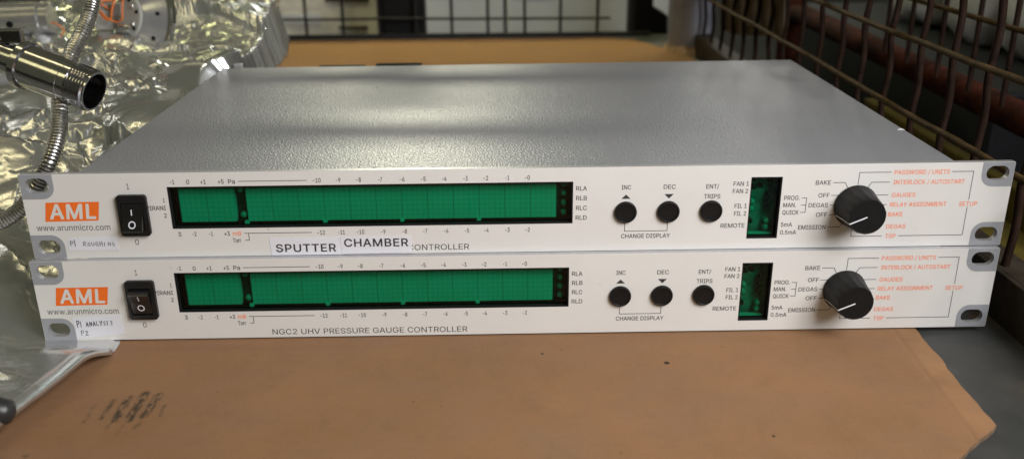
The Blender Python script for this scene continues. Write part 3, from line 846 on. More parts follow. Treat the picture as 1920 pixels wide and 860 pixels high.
def add(name, key, parent, make):
    if key in MESH:
        return link(name, MESH[key], parent)
    o = make()
    o.name = name
    MESH[key] = o.data
    return o


def make_controller(label, loc, rotz, upper):
    root = thing('rack_controller', label, 'rack instrument', loc, rotz, 'stacked pressure gauge controllers')

    # chassis with grey textured paint
    def chassis():
        zb, zt, yb = .35, 43.45, 264.0
        mb = MB()
        # open front box with the back edge slightly out of square like the sheet metal is
        xs0, xs1 = 27.1, 454.4
        v = [(xs0, 3.2, zb), (xs1, 3.2, zb), (xs1, yb + 4, zb), (xs0, yb - 4, zb), (xs0, 3.2, zt), (xs1, 3.2, zt), (xs1, yb + 4, zt), (xs0, yb - 4, zt)]
        mb.add(v, [(0, 3, 2, 1), (4, 5, 6, 7), (2, 3, 7, 6), (3, 0, 4, 7), (1, 2, 6, 5)])
        o = mb.build('chassis_cover', [M['chassis']], root)
        bevel(o, .7, 2)
        return o
    ch = add('chassis_cover', 'chassis' + str(upper), root, chassis)
    if not ch.modifiers:
        bevel(ch, .7, 2)
    if upper:
        for cx, cy, r in ((150.1, 186.2, .9), (102.3, 121.4, .55), (53.7, 222.9, .6)):
            MB().quad([(cx + r * 1.4 * math.cos(a * .785), cy + r * math.sin(a * .785 + .4), 43.49) for a in range(8)]).build('dirt_speck', [M['ink']], ch)
        mb = MB()
        mb.quad([(450.2, 61.5, 43.49), (454.0, 61.0, 43.49), (454.1, 64.4, 43.49), (453.0, 65.2, 43.49), (450.6, 63.3, 43.49)])
        mb.build('scuff_mark', [M['white']], ch)
        for x0, x1, z1 in ((97, 131.5, 43.0), (140, 174.3, 44.0)):
            bevel(MB().box(x0, x1, 262.5, 270, 20, z1).build('rear_connector', [M['blackmatt']], root), .5)
        bevel(MB().box(34.8, 41, 261.5, 264.5, 30, 46.0).build('rear_tab', [M['alu']], root), .4)
    else:
        for x in (60, 420):
            for y in (30, 235):
                MB().lathe([(6, -.9), (6, .4)], (x, y, 0), (0, 0, 1), 20, 0, True).build('rubber_foot', [M['blackmatt']], root)

    # front panel
    slots = [(7.95, 37.9), (7.95, 6.1), (474.7, 38.0), (474.5, 6.1)]

    def panel():
        outer = rrect(0, PW, 0, PH, .6, 3)
        holes = [slot(cx, cz, 11.2, 7.4) for cx, cz in slots]
        holes += [rrect(D0[0], D0[1], D0[2], D0[3], .2, 2), rrect(S0[0], S0[1], S0[2], S0[3], .2, 2)]
        me = plate_mesh(outer, holes, 0, 3, [M['face'], M['alu']], 0, 1)
        o = link('front_panel', me, root)
        return o
    fp = add('front_panel', 'panel', root, panel)
    bevel(fp, .25, 2, 60)

    for i, (cx, cz) in enumerate(slots):
        def corner(cx=cx, cz=cz, i=i):
            left, top = cx < 240, cz > 20
            x0, x1 = (.15, 16) if left else (466.7, PW - .15)
            z0, z1 = (31.1, PH - .15) if top else (.15, 12.5)
            k = {(True, True): 'b', (True, False): 'c', (False, True): 'a', (False, False): 'd'}[(left, top)]
            me = plate_mesh(rrect(x0, x1, z0, z1, 6.2, 8, k), [slot(cx, cz, 11.25, 7.45)], -.06, .02, [M['cornergrey']])
            return link('corner_plate', me, fp)
        add('corner_plate', 'corner%d' % i, fp, corner)

    add('lettering', 'text' + str(upper), fp, lambda: lettering_mesh('tail' if upper else 'all').build('lettering', [M['ink']], fp, recalc=False))

    add('arrow_symbol', 'arrowup', fp, lambda: MB().quad([(292.6, -.04, 29.5), (290.3, -.04, 27.3), (294.9, -.04, 27.3)]).build('arrow_symbol', [M['ink']], fp, recalc=False))
    add('arrow_symbol', 'arrowdown', fp, lambda: MB().quad([(311.4, -.04, 29.5), (316.0, -.04, 29.5), (313.7, -.04, 27.1)]).build('arrow_symbol', [M['ink']], fp, recalc=False))

    def otext():
        mb = MB()
        for s, a, b_, z in ORANGETEXT:
            put_text(mb, s, a, b_, z, 2.2, bold=.016)
        return mb.build('orange_lettering', [M['orangetext']], fp, recalc=False)
    add('orange_lettering', 'otext', fp, otext)

    def unit_text():
        mb = MB()
        put_text(mb, 'mB', 99.0, 103.0, 12.0, 2.2, bold=.016)
        return mb.build('orange_lettering', [M['orangetext']], fp, recalc=False)
    add('orange_lettering', 'unittext', fp, unit_text)

    def logo():
        mb = MB()
        mb.quad([(8.8, -.05, 19.5), (34.6, -.05, 19.8), (36.4, -.05, 29.5), (10.6, -.05, 29.35)])
        mb.m[-1] = 0
        put_text(mb, 'AML', 11.6, 33.4, 24.6, 7.3, y=-.09, mi=1, bold=.045, shear=.12, space=1.12)
        return mb.build('logo_badge', [M['orange'], M['face']], fp, recalc=False)
    add('logo_badge', 'logo', fp, logo)

    # rocker switch
    def bez():
        me = plate_mesh(rrect(45.3, 59.7, 12.0, 33.0, 1.6, 5), [rrect(46.8, 57.4, 14.4, 29.1, .5, 3)], -2.0, 0.02, [M['black']])
        return link('power_switch', me, root)
    sw = add('power_switch', 'switch', root, bez)
    bevel(sw, .5, 3, 50)
    prof = rocker_profile(not upper)
    mb = MB()
    xl, xr = 47.0, 57.2
    vs = [(xl, y, z) for z, y in prof] + [(xr, y, z) for z, y in prof]
    k = len(prof)
    mb.add(vs, [tuple(range(k)), tuple(range(k, 2 * k))] + [(i, (i + 1) % k, k + (i + 1) % k, k + i) for i in range(k)])
    bevel(mb.build('rocker', [M['rocker']], sw), .3, 2, 15)
    mb = MB()
    n = 20
    zc, xc = 18.6, 52.0
    for i in range(n):
        a0, a1 = 2 * math.pi * i / n, 2 * math.pi * (i + 1) / n
        mb.quad([(xc + r * math.sin(a), yat(prof, zc + 1.02 * r * math.cos(a)) - .1, zc + 1.02 * r * math.cos(a)) for a, r in ((a0, 1.25), (a1, 1.25), (a1, 1.75), (a0, 1.75))])
    mb.quad([(x, yat(prof, z) - .1, z) for x, z in ((51.75, 23.0), (52.25, 23.0), (52.25, 25.8), (51.75, 25.8))])
    mb.build('switch_marking', [M['white']], sw, recalc=False)

    # wide display
    def dframe():
        x0, x1, z0, z1 = D0
        me = plate_mesh(rrect(x0 + .02, x1 - .02, z0 + .02, z1 - .02, .2, 2), [rrect(x0 + .8, x1 - .8, z0 + .7, z1 - .8, .1, 2)], .3, 4.6, [M['blackmatt']])
        return link('display_window', me, root)
    dw = add('display_window', 'dframe', root, dframe)

    def dback():
        x0, x1, z0, z1 = D0
        return MB().box(x0 + .1, x1 - .1, 9.2, 9.8, z0 + .1, z1 - .1).build('circuit_board', [M['pcb']], dw)
    add('circuit_board', 'dpcb', dw, dback)

    def led(w):
        mb = MB()
        pz = 17.4 / 7
        px = w / 5
        mb.box(.06, w - .06, 4.7, 9.0, 0, 17.4)
        for r in range(7):
            for c in range(5):
                cx, cz = (c + .5) * px, (r + .5) * pz
                mb.add([(cx + .92 * math.cos(i * math.pi / 5), 4.66, cz + .92 * math.sin(i * math.pi / 5)) for i in range(10)], [tuple(range(10))], 1)
        return mb.build('led_module', [M['led'], M['leddot']], dw, recalc=False)
    for i in range(2):
        o = add('led_module', 'ledA', dw, lambda: led(13.4))
        o.location = ((73.4 + 13.45 * i) * MM, 0, 16.6 * MM)
    for i in range(12):
        o = add('led_module', 'ledB', dw, lambda: led(12.69))
        o.location = ((106.1 + 12.72 * i) * MM, 0, 16.6 * MM)

    def dome(r=1.55):
        return MB().lathe([(r, 3.0), (r, 1.2), (r * .9, .55), (r * .6, .15), (.05, 0)], (0, 0, 0), (0, 1, 0), 16).build('indicator_led', [M['lens']], dw, smooth=50)
    spots = [(262.7, 33.4), (262.7, 28.6), (262.7, 23.5), (262.7, 18.6), (103.2, 32.8), (103.6, 19.6)]
    for x, z in spots:
        o = add('indicator_led', 'dome', dw, dome)
        o.location = (x * MM, 5.0 * MM, z * MM)

    for x in (104.4, 143.0, 181.2, 219.3):
        o = add('module_clip', 'clip', dw, lambda: MB().box(0, 2.0, 4.0, 6.0, 15.5, 17.0).build('module_clip', [M['leddot']], dw))
        o.location = (x * MM, 0, 0)

    def dfilter():
        x0, x1, z0, z1 = D0
        return MB().box(x0 + .85, x1 - .85, 2.2, 3.2, z0 + .75, z1 - .85).build('filter_pane', [M['filter']], dw)
    add('filter_pane', 'dfilter', dw, dfilter)

    # status window
    def sframe():
        x0, x1, z0, z1 = S0
        me = plate_mesh(rrect(x0 + .02, x1 - .02, z0 + .02, z1 - .02, .2, 2), [rrect(x0 + .7, x1 - .7, z0 + .7, z1 - .9, .1, 2)], .3, 4.6, [M['blackmatt']])
        return link('status_window', me, root)
    sw2 = add('status_window', 'sframe', root, sframe)
    x0, x1, z0, z1 = S0
    add('circuit_board', 'spcb', sw2, lambda: MB().box(x0 + .1, x1 - .1, 9.2, 9.8, z0 + .1, z1 - .1).build('circuit_board', [M['pcb2']], sw2))
    add('filter_pane', 'sfilter', sw2, lambda: MB().box(x0 + .75, x1 - .75, 2.2, 3.2, z0 + .75, z1 - .95).build('filter_pane', [M['filter']], sw2))
    add('spacer_strip', 'sledge', sw2, lambda: MB().box(x0 + 1.2, x1 - 1.6, 4.2, 7.0, z0 + .8, z0 + 1.35).build('spacer_strip', [M['ledge']], sw2))
    for x, z in ((356.6, 22.8), (356.6, 18.9), (364.6, 12.6), (364.6, 9.2)):
        o = add('indicator_led', 'dome', sw2, dome)
        o.location = (x * MM, 5.0 * MM, z * MM)

    def small():
        return MB().lathe([(1.3, 3.0), (1.3, 1.2), (1.1, .55), (.7, .15), (.05, 0)], (0, 0, 0), (0, 1, 0), 14).build('indicator_led', [M['blackgloss']], sw2, smooth=50)
    for x, z in ((356.8, 34.4), (356.8, 30.6), (364.8, 34.2), (364.8, 26.6), (364.8, 22.8), (364.7, 19.0), (356.6, 12.6), (360.4, 31.2)):
        o = add('indicator_led', 'domedark', sw2, small)
        o.location = (x * MM, 5.0 * MM, z * MM)

    # push buttons
    def button():
        return MB().lathe([(5.55, .02), (5.55, -1.1), (5.2, -1.6), (4.75, -1.7), (4.45, -1.35), (3.5, -1.25), (.02, -1.2)], (0, 0, 0), (0, 1, 0), 40).build(
            'push_button', [M['blackgloss']], root, smooth=40)
    for x in (292.6, 313.75, 334.9):
        o = add('push_button', 'button', root, button)
        o.location = (x * MM, 0, 20.4 * MM)

    # rotary knob
    ang = math.radians(203)

    def knob():
        def fl(a, i):
            return 1 - (.028 * (abs(math.sin(a * 7)) ** .7) if 1 <= i <= 3 else 0)
        return MB().lathe([(10.9, -.6), (10.7, -1.6), (9.75, -9), (9.15, -15.6), (8.8, -16.1), (8.6, -16.15), (8.4, -16.0), (.05, -15.95)], (0, 0, 0), (0, 1, 0), 84, 0, False, fl).build(
            'rotary_knob', [M['knob']], root, smooth=35)
    kb = add('rotary_knob', 'knob', root, knob)
    kb.location = (406.5 * MM, 0, 22.0 * MM)

    def pointer():
        mb = MB()
        ca, sa = math.cos(ang), math.sin(ang)

        def P(r, t, y):
            return (ca * r - sa * t, y, sa * r + ca * t)
        mb.quad([P(.2, -.32, -16.22), P(9.0, -.32, -16.22), P(9.0, .32, -16.22), P(.2, .32, -16.22)])
        mb.quad([P(9.0, -.28, -16.22), P(9.25, -.28, -15.7), P(9.25, .28, -15.7), P(9.0, .28, -16.22)])
        mb.quad([P(9.25, -.28, -15.7), P(9.85, -.28, -9), P(9.85, .28, -9), P(9.25, .28, -15.7)])
        mb.quad([P(9.85, -.28, -9), P(10.8, -.28, -1.6), P(10.8, .28, -1.6), P(9.85, .28, -9)])
        return mb.build('pointer_line', [M['white']], kb, recalc=False)
    add('pointer_line', 'pointer', kb, pointer)

    # stuck-on paper labels
    def paper(name, quad, label, bend=.25):
        a, b_, c, d = quad
        nseg = 8
        vs, fs = [], []
        for i in range(nseg + 1):
            t = i / nseg
            y = -.14 - bend * max(0, t - .8) * 2
            lo = (d[0] + (c[0] - d[0]) * t, y, d[1] + (c[1] - d[1]) * t)
            hi = (a[0] + (b_[0] - a[0]) * t, y, a[1] + (b_[1] - a[1]) * t)
            vs += [lo, hi, (lo[0], y + .1, lo[2]), (hi[0], y + .1, hi[2])]
        for i in range(nseg):
            p, q = i * 4, i * 4 + 4
            fs += [(p, q, q + 1, p + 1), (p + 2, p + 3, q + 3, q + 2), (p, p + 2, q + 2, q), (p + 1, q + 1, q + 3, p + 3)]
        fs += [(0, 1, 3, 2), (nseg * 4, nseg * 4 + 2, nseg * 4 + 3, nseg * 4 + 1)]
        o = mesh_obj(name, vs, fs, [M['paper']], root)
        o['label'] = label
        return o
    if upper:
        p = paper('paper_label', [(116.5, 9.35), (151.7, 9.35), (151.8, .1), (116.9, .1)], 'white printed paper label reading SPUTTER', 0)
        mb = MB()
        put_text(mb, 'SPUTTER', 119.5, 149.0, 3.95, 4.0, y=-.2, bold=.03, space=1.1, rot=-.004)
        mb.build('printed_word', [M['ink']], p, recalc=False)
        p = paper('paper_label', [(151.6, 9.5), (186.7, 9.6), (186.7, .7), (151.9, .5)], 'white printed paper label reading CHAMBER', 0)
        p.location.y = -.12 * MM
        mb = MB()
        put_text(mb, 'CHAMBER', 153.4, 184.9, 6.35, 4.0, y=-.2, bold=.03, space=1.1, rot=-.006)
        mb.build('printed_word', [M['ink']], p, recalc=False)
        p = paper('paper_label', [(17.8, 10.9), (41.8, 11.35), (42.2, 4.1), (17.7, 4.2)], 'small white paper label with faint handwriting')
        mb = MB()
        handwrite(mb, 'P1', 18.9, 6.8, 2.6, 1.9, -.2, .34)
        handwrite(mb, 'ROUGHING', 25.2, 6.6, 2.4, 2.0, -.2, .28, -.02, 4)
        mb.build('handwriting', [M['pen']], p, recalc=False)
    else:
        p = paper('paper_label', [(15.9, 12.9), (40.3, 14.1), (40.9, 3.4), (16.2, .9)], 'white paper label with two lines of handwriting')
        mb = MB()
        handwrite(mb, 'P1', 17.6, 7.6, 3.1, 1.7, -.2, .36, 0, 2)
        handwrite(mb, 'ANALYSIS', 22.2, 8.0, 2.5, 1.75, -.22, .34, .1, 3)
        handwrite(mb, 'P2', 18.9, 2.9, 2.5, 2.1, -.2, .3, 0, 6)
        mb.build('handwriting', [M['pen']], p, recalc=False)
    return root


make_controller('upper of two cream rack controllers, grey cover, white SPUTTER CHAMBER labels on its front', (0, 0, 0), 0, True)
make_controller('lower of two cream rack controllers, resting on the cardboard under the other', (-1.6, -3.3, -43.75), -.0013, False)


# ------------------------------------------------------------------ foil bag on the left
def sstep(a, b_, x):
    t = max(0., min(1., (x - a) / (b_ - a)))
    return t * t * (3 - 2 * t)


def lerp_tab(tab, x):
    if x <= tab[0][0]:
        return tab[0][1]
    for (a, va), (b_, vb) in zip(tab[:-1], tab[1:]):
        if x <= b_:
            return va + (vb - va) * (x - a) / (b_ - a)
    return tab[-1][1]


XR = [(-140, 18), (-90, 23), (-69, 29), (-55, 32), (-20, 38), (-6, 37), (2, 34), (5, 26.6), (259.5, 26.6), (263, 36), (300, 46), (400, 44), (500, 26)]


def facets(q, size, seed, sgn):
    """sharp folded facets: upper envelope of tilted cells"""
    d, pts_ = noise.voronoi(q / size + Vector((seed, seed * 2.3, 0)))
    best = -9
    for di, pi in zip(d, pts_):
        sl = noise.noise_vector(pi * 3.71 + Vector((seed, 5, 2)))
        r_ = q / size + Vector((seed, seed * 2.3, 0)) - pi
        best = max(best, (sl.x * r_.x + sl.y * r_.y) * 1.35 - .16 * (r_.x ** 2 + r_.y ** 2))
    return best * size * sgn


def crumple(x, y):
    p = Vector((x, y * .85, 0))
    wv = noise.noise_vector(p / 80.0 + Vector((3, 1, 7)))
    q = p + wv * 14
    q.z = 0
    m = sstep(-.25, .35, noise.noise(p / 60.0 + Vector((9, 2, 4))))
    h = 7 + facets(q, 58, 1.3, .55)
    h += facets(q, 24, 4.1, -.5) * (.4 + .6 * m)
    q2 = Vector((q.x * .7, q.y * 1.25, 0))
    h += facets(q2, 11.5, 7.7, .36) * (.2 + .8 * m)
    h += facets(q2, 5.6, 2.9, -.22) * m
    h += noise.noise(p / 45.0) * 5
    return h


def bag_height(x, y, xr):
    z = -43.6
    z += 88 * sstep(2, 235, y) - 10 * sstep(-60, -200, x) * sstep(20, 120, y)
    z += 24 * sstep(250, 430, y)
    z += 16 * sstep(2, -55, x) * (1 - sstep(20, 140, y))
    z += 12.5 * sstep(-4, -42, y) * (1 - .4 * sstep(0, -60, x))
    amp = .10 + .9 * sstep(15, 110, y)
    amp = max(amp, .28 * sstep(-25, -90, x))
    if y < 8 and x > -4:
        amp *= .35 * sstep(6, -40, y) + .02
    z += (crumple(x, y) - 7) * amp
    z -= 14 * sstep(75, 30, math.hypot(x + 80, y - 335))
    # fold lines in the front
    z += 2.2 * max(0, 1 - abs(y + 58 + .25 * x) / 5) * sstep(24, 5, x)
    e = xr - x
    if y > 100:
        k = sstep(60, 22, e) * sstep(100, 190, y)
        z = z * (1 - k) + max(z, 40 + 8 * sstep(200, 250, y)) * k
    if y > 5:
        k = sstep(250, 292, y)
        wob = noise.noise(Vector((y / 11., 3, 1))) * 5 + noise.noise(Vector((y / 5., e / 6., 6))) * 2
        lim = (36 + e * 1.2) * (1 - k) + (20 + e * 4.5 + wob) * k
        if z > lim:
            z = lim + (z - lim) * .12
    if y < -2:
        r = 5.0
        if e < r:
            z -= r - math.sqrt(max(0, r * r - (r - e) ** 2))
    return max(z, -48 if y > 3 else -44.2)


NU, NV = 230, 440
vs, fs = [], []
for j in range(NV + 1):
    y = -140 + 630 * j / NV
    xr = lerp_tab(XR, y)
    for i in range(NU + 1):
        u = i / NU
        x = xr - 330 * (u ** 1.25)
        if y > 265:
            x += (u ** 2) * 0
        vs.append((x, y + noise.noise(Vector((x / 30., y / 30., 9))) * 2 * sstep(10, 60, y), bag_height(x, y, xr)))
for j in range(NV):
    for i in range(NU):
        a = j * (NU + 1) + i
        fs.append((a, a + 1, a + NU + 2, a + NU + 1))
bag = thing('foil_bag', 'crumpled silvery foil bag lying left of the stacked instruments', 'foil bag', (-60, 100, -44))
body = mesh_obj('bag_body', vs, fs, [M['foil']], bag, None, True, (60, -100, 44))
s = body.modifiers.new('s', 'SOLIDIFY')
s.thickness = .0004
s.offset = -1
# standing mouth of the bag behind the cover
vs, fs = [], []
NU, NV = 60, 60
for j in range(NV + 1):
    v = j / NV
    z = 5 + 105 * v
    cx = -8 + 10 * v
    w = 21 + 8 * v - 4 * math.sin(v * 7)
    for i in range(NU + 1):
        a = math.radians(-30 + 330 * i / NU)
        p = Vector((math.cos(a) * w, -math.sin(a) * w * .55, z))
        cr = (crumple(p.x * 2 + 300, p.y + z * 1.2) - 6) * .22 + 2.2 * math.sin(5 * a + .09 * z) + noise.noise(Vector((a * 2.2, z / 16., 3))) * 4 + noise.noise(Vector((a * 6, z / 9., 8))) * 1.8
        k = 1 + cr / w
        vs.append((cx + p.x * k, 462 + p.y * k, z + cr * .3))
for j in range(NV):
    for i in range(NU):
        a = j * (NU + 1) + i
        fs.append((a, a + 1, a + NU + 2, a + NU + 1))
mesh_obj('bag_mouth', vs, fs, [M['film']], bag, None, True, (60, -100, 44))
# rolled dark front corner
MB().tube([(-60, -80, -31), (-20, -84, -31.5), (16, -88, -32), (24, -88.5, -32.5), (26, -88.5, -33)], [7.5, 7.5, 6.8, 5.0, 1.5], 24).build(
    'rolled_corner', [M['rolled']], bag, (60, -100, 44), smooth=50)

# ------------------------------------------------------------------ corrugated hose
path = [(12.7, 97, 135), (11.5, 95, 119.3), (9.6, 90, 108.6), (7.6, 80, 98.6), (5.5, 65, 88), (5.6, 47, 73), (8.0, 36, 63.5), (9.3, 27, 54.5), (6.8, 18.5, 43.5),
        (1.3, 15.5, 34.0), (-6.9, 14.5, 23.6), (-18.7, 14, 15.6), (-33, 16, 11.5), (-60, 24, 6), (-95, 40, 0)]


def catmull(pts, step):
    P = [Vector(p) for p in pts]
    out = []
    for i in range(len(P) - 1):
        p0, p1, p2, p3 = P[max(i - 1, 0)], P[i], P[i + 1], P[min(i + 2, len(P) - 1)]
        n_ = max(2, int((p2 - p1).length / .2))
        for k in range(n_):
            t = k / n_
            out.append(.5 * ((2 * p1) + (p2 - p0) * t + (2 * p0 - 5 * p1 + 4 * p2 - p3) * t * t + (3 * p1 - p0 - 3 * p2 + p3) * t ** 3))
    res = [out[0]]
    acc = 0
    for a, b_ in zip(out[:-1], out[1:]):
        acc += (b_ - a).length
        if acc >= step:
            res.append(b_)
            acc = 0
    return res


pts = catmull(path, .38)
prof_r = [3.3, 3.3, 4.15, 4.15]
hose = MB()
hose.tube(pts, [prof_r[i % 4] for i in range(len(pts))], 20)
for fi in range(len(hose.f) - 2):
    if (fi // 20) % 4 == 0:
        hose.m[fi] = 1
hz = hose.build('steel_hose', [M['ring'], M['blackmatt']], smooth=30)
tag(hz, 'thin corrugated steel hose hanging down behind the upper left corner slot', 'hose')

# ------------------------------------------------------------------ threaded steel tube
ax = Vector((.926, -.2175, -.308)).normalized()
E0 = Vector((25.5, 41, 74.5))     # open end
tube = thing('threaded_tube', 'polished steel tube with threaded open end pointing over the foil bag', 'steel tube', tuple(E0 - ax * 70))
T = lambda p: tuple(-(E0 - ax * 70))
body_prof = [(8.2, -150), (8.2, -43), (10.5, -42), (12.3, -41), (12.3, -37.6), (11.0, -37.2), (11.0, -15.3), (10.7, -15.1), (10.7, -14.7), (11.0, -14.5), (11.0, -11)]
MB().lathe(body_prof, E0, ax, 56).build('tube_body', [M['steel']], tube, T(0), smooth=30)
tp = [(11.0, -11)]
for i in range(6):
    h = -10.6 + i * 1.6
    tp += [(9.9, h), (9.9, h + .3), (11.1, h + .75), (11.1, h + 1.05)]
tp += [(10.2, -.9), (10.2, -.1), (9.9, 0), (9.3, 0), (9.2, -.4), (9.2, -22)]
MB().lathe(tp, E0, ax, 56).build('thread', [M['steel']], tube, T(0), smooth=30)
MB().lathe([(9.15, -1.2), (9.15, -26), (.1, -26)], E0, ax, 40).build('bore', [M['steeldark']], tube, T(0), smooth=30)
c0 = E0 - ax * 52 + Vector((0, -1, 10.5))
MB().lathe([(1.6, -9), (1.6, 0), (2.6, 0), (2.6, 3.2), (2.2, 3.6), (.1, 3.6)], c0, ax, 20).build('clamp_screw', [M['steel']], tube, T(0), smooth=30)
bevel(MB().box(-6, 6, -2.5, 2.5, 0, 7).build('clamp_lug', [M['steel']], tube, tuple(E0 - ax * 45 + Vector((0, 0, 9.5)) + Vector(T(0)))), .8)

# ------------------------------------------------------------------ gauge head with cone shaped flange
GC = Vector((-73, 352, 69))
ga = Vector((-.55, -.80, .22)).normalized()
gh = thing('gauge_head', 'chrome vacuum gauge head with orange wires lying behind the steel tube', 'gauge head', tuple(GC - Vector((0, 0, 35))))
L_ = tuple(-(GC - Vector((0, 0, 35))))
MB().lathe([(17, -1), (19, -2), (33, -15), (36.5, -16), (36.5, -19), (33, -19), (16, -5)], GC, ga, 64).build('flange_cone', [M['flange']], gh, L_, smooth=35)
MB().lathe([(33.2, -14.6), (34.0, -13.6), (36.4, -13.9), (37.4, -15.2), (37.4, -18.6), (36.6, -18.9)], GC, ga, 64).build('flange_rim', [M['chrome']], gh, L_, smooth=35)
MB().lathe([(17.5, -3), (17.5, 0), (16.5, .8), (.1, .8)], GC, ga, 48).build('contact_plate', [M['ceramic']], gh, L_, smooth=35)
gu = Vector((0, 0, 1)).cross(ga).normalized()
gv = ga.cross(gu).normalized()


def GP(a, b_, c):
    return GC + gu * a + gv * b_ + ga * c


for a, b_ in ((-11, -6), (9, 9), (11, -5), (-4, 13)):
    MB().lathe([(1.5, .7), (1.5, 3), (1.1, 3.5), (.1, 3.5)], GP(a, b_, 0), ga, 14).build('contact_pin', [M['chrome']], gh, L_, smooth=40)
for k in range(6):
    a = k * math.pi / 3 + .35
    MB().lathe([(1.4, .2), (1.4, 1.5), (.9, 1.7), (.05, 1.7)], GP(13.6 * math.cos(a), 13.6 * math.sin(a), .5), ga, 12).build('plate_screw', [M['blackmatt']], gh, L_, smooth=40)
for k in range(8):
    a = k * math.pi / 4 + .2
    MB().lathe([(1.7, -.2), (1.7, .5), (.05, .5)], GP(26.5 * math.cos(a), 26.5 * math.sin(a), -8.9), (ga * .75 + (gu * math.cos(a) + gv * math.sin(a)) * .66), 12).build('bolt_hole', [M['blackmatt']], gh, L_, smooth=40)
mb = MB()
mb.tube([GP(-5, -10, 1), GP(-3, -10, 3), GP(3, -10, 3), GP(5, -10, 1)], [3, 4, 4, 3], 16)
mb.build('glass_bead', [M['chrome']], gh, L_, smooth=40)
for pth in ([(-1, 16, 1), (1.5, 14, 6), (2.5, 6, 7), (1, -2, 6), (-5, -5, 5), (-12, -4, 9), (-20, 2, 12)],
            [(-8, 15, 1), (-9, 12, 6), (-10, 4, 8), (-11, -3, 8), (-16, -4, 10), (-24, 4, 12)],
            [(-15, 12, 2), (-20, 10, 10), (-26, 6, 14), (-32, 0, 12), (-38, -4, 10), (-44, 2, 6)],
            [(-17, 3, 3), (-23, 9, 12), (-31, 12, 14), (-37, 5, 12), (-33, -5, 10)]):
    MB().tube(catmull([tuple(GP(*p)) for p in pth], 1.0), .75, 10).build('orange_wire', [M['wireorange']], gh, L_, smooth=60)
bevel(MB().box(-9, 9, -2, 2, -14, 14).build('wire_bracket', [M['ceramic']], gh, tuple(GP(-26, 1, 4) + Vector(L_))), 1.5)
bevel(MB().box(-5, 5, -2, 2, -6, 6).build('wire_bracket', [M['dullsteel']], gh, tuple(GP(-10, 5, 3.5) + Vector(L_))), 1.5)
for pth in ([(-124, 325, 69), (-118, 324, 67), (-115, 325, 62), (-120, 327, 57)],):
    MB().tube(catmull([tuple(p) for p in pth], 1.0), .55, 10).build('orange_wire', [M['wireorange']], gh, L_, smooth=60)
cyl = MB()
cyl.lathe([(.1, -75), (13, -75), (13, 22), (11.5, 23.5), (11.5, 30), (.1, 30)], (-160, 338, 69), (1, .08, .03), 48)
cyl.build('sensor_cylinder', [M['dullsteel']], gh, L_, smooth=35)
MB().lathe([(2.6, 0), (2.6, .6), (.05, .6)], (-157, 325.2, 67.5), (0, -1, .05), 20).build('vent_hole', [M['blackmatt']], gh, L_, smooth=35)
MB().lathe([(.1, -80), (7, -80), (7, 40), (.1, 40)], (-160, 352, 88), (1, .05, .02), 32).build('upper_tube', [M['steel']], gh, L_, smooth=35)

# blurred grey hose bend at the left edge
gp = catmull([(-92, 190, 80), (-86, 188, 66), (-90, 186, 56), (-102, 186, 52), (-130, 190, 52)], .8)
o = MB().tube(gp, [4.6 if i % 2 else 4.1 for i in range(len(gp))], 18).build('grey_hose', [M['greyhose']], smooth=70)
tag(o, 'short bend of ribbed grey plastic hose below the steel tube', 'hose')

# ------------------------------------------------------------------ wire cage
def wire(pts, r, m, parent, loc, name, seg=10):
    return MB().tube(pts, r, seg).build(name, [m], parent, loc, smooth=60)


CX = 497
side = thing('mesh_fence', 'rusty brown wire mesh side of the cage right of the instruments', 'wire mesh', (CX, 400, -49))
LS = (-CX, -400, 49)
rw = random.Random(11)
mb = MB()
mb.box(493, 496, -420, 800, -48.9, -20.5)
mb.box(496.1, 514, -420, 800, -24, -20.6)
bevel(mb.build('bottom_rail', [M['rail']], side, LS), .6)
ys = [-210, -165, -118, -71, -25, 21, 70, 113, 155, 202, 249, 293, 341, 389, 436, 484, 532, 580, 628, 676, 724, 770]
for y in ys:
    p = [(CX + 4 + (.9 if k % 2 else -.8) + rw.uniform(-.3, .3), y + rw.uniform(-.7, .7) * (1 if 1 < k < 11 else .4), -22 + 47 * k / 2) for k in range(13)]
    wire(catmull([tuple(q) for q in p], 4), 2.2, M['rustwire'], side, LS, 'vertical_wire')
for i, z in enumerate((30.5, 77, 124, 171, 218, 262)):
    p = [(CX - .6 + rw.uniform(-.7, .7), -420 + 1215 * k / 24, z + rw.uniform(-.6, .6) - (1.2 if k < 14 else 0)) for k in range(25)]
    wire(p, 2.0, M['tanwire'], side, LS, 'horizontal_wire')
mb = MB()
gpl = [(450, 31), (470, 120), (700, 120), (700, 2), (640, 2)]
nq = len(gpl)
mb.add([(CX + 7, a, b_) for a, b_ in gpl] + [(CX + 10, a, b_) for a, b_ in gpl], [tuple(range(nq)), tuple(range(nq, 2 * nq))] + [(i, (i + 1) % nq, nq + (i + 1) % nq, nq + i) for i in range(nq)])
mb.build('gusset_plate', [M['gusset']], side, LS)

post = thing('corner_post', 'round galvanised steel corner post standing behind the instruments', 'steel post', (494, 815, -49))
LP = (-494, -815, 49)
MB().lathe([(30.5, -49), (30.5, 420), (.1, 420)], (494, 815, 0), (0, 0, 1), 48).build('post_tube', [M['post']], post, LP, smooth=40)
wv_, wf_ = [], []
for k in range(48):
    a = 2 * math.pi * k / 48
    for (r, z) in ((30.3, -38 + rw.uniform(-2, 4)), (35 + rw.uniform(-1, 2), -44 + rw.uniform(-1, 2)), (39 + rw.uniform(-2, 3), -49)):
        wv_.append((494 + r * math.cos(a), 815 + r * math.sin(a), z))
for k in range(48):
    for j in range(2):
        a, b_ = k * 3 + j, ((k + 1) % 48) * 3 + j
        wf_.append((a, b_, b_ + 1, a + 1))
mesh_obj('weld_bead', wv_, wf_, [M['weld']], post, None, True, LP)

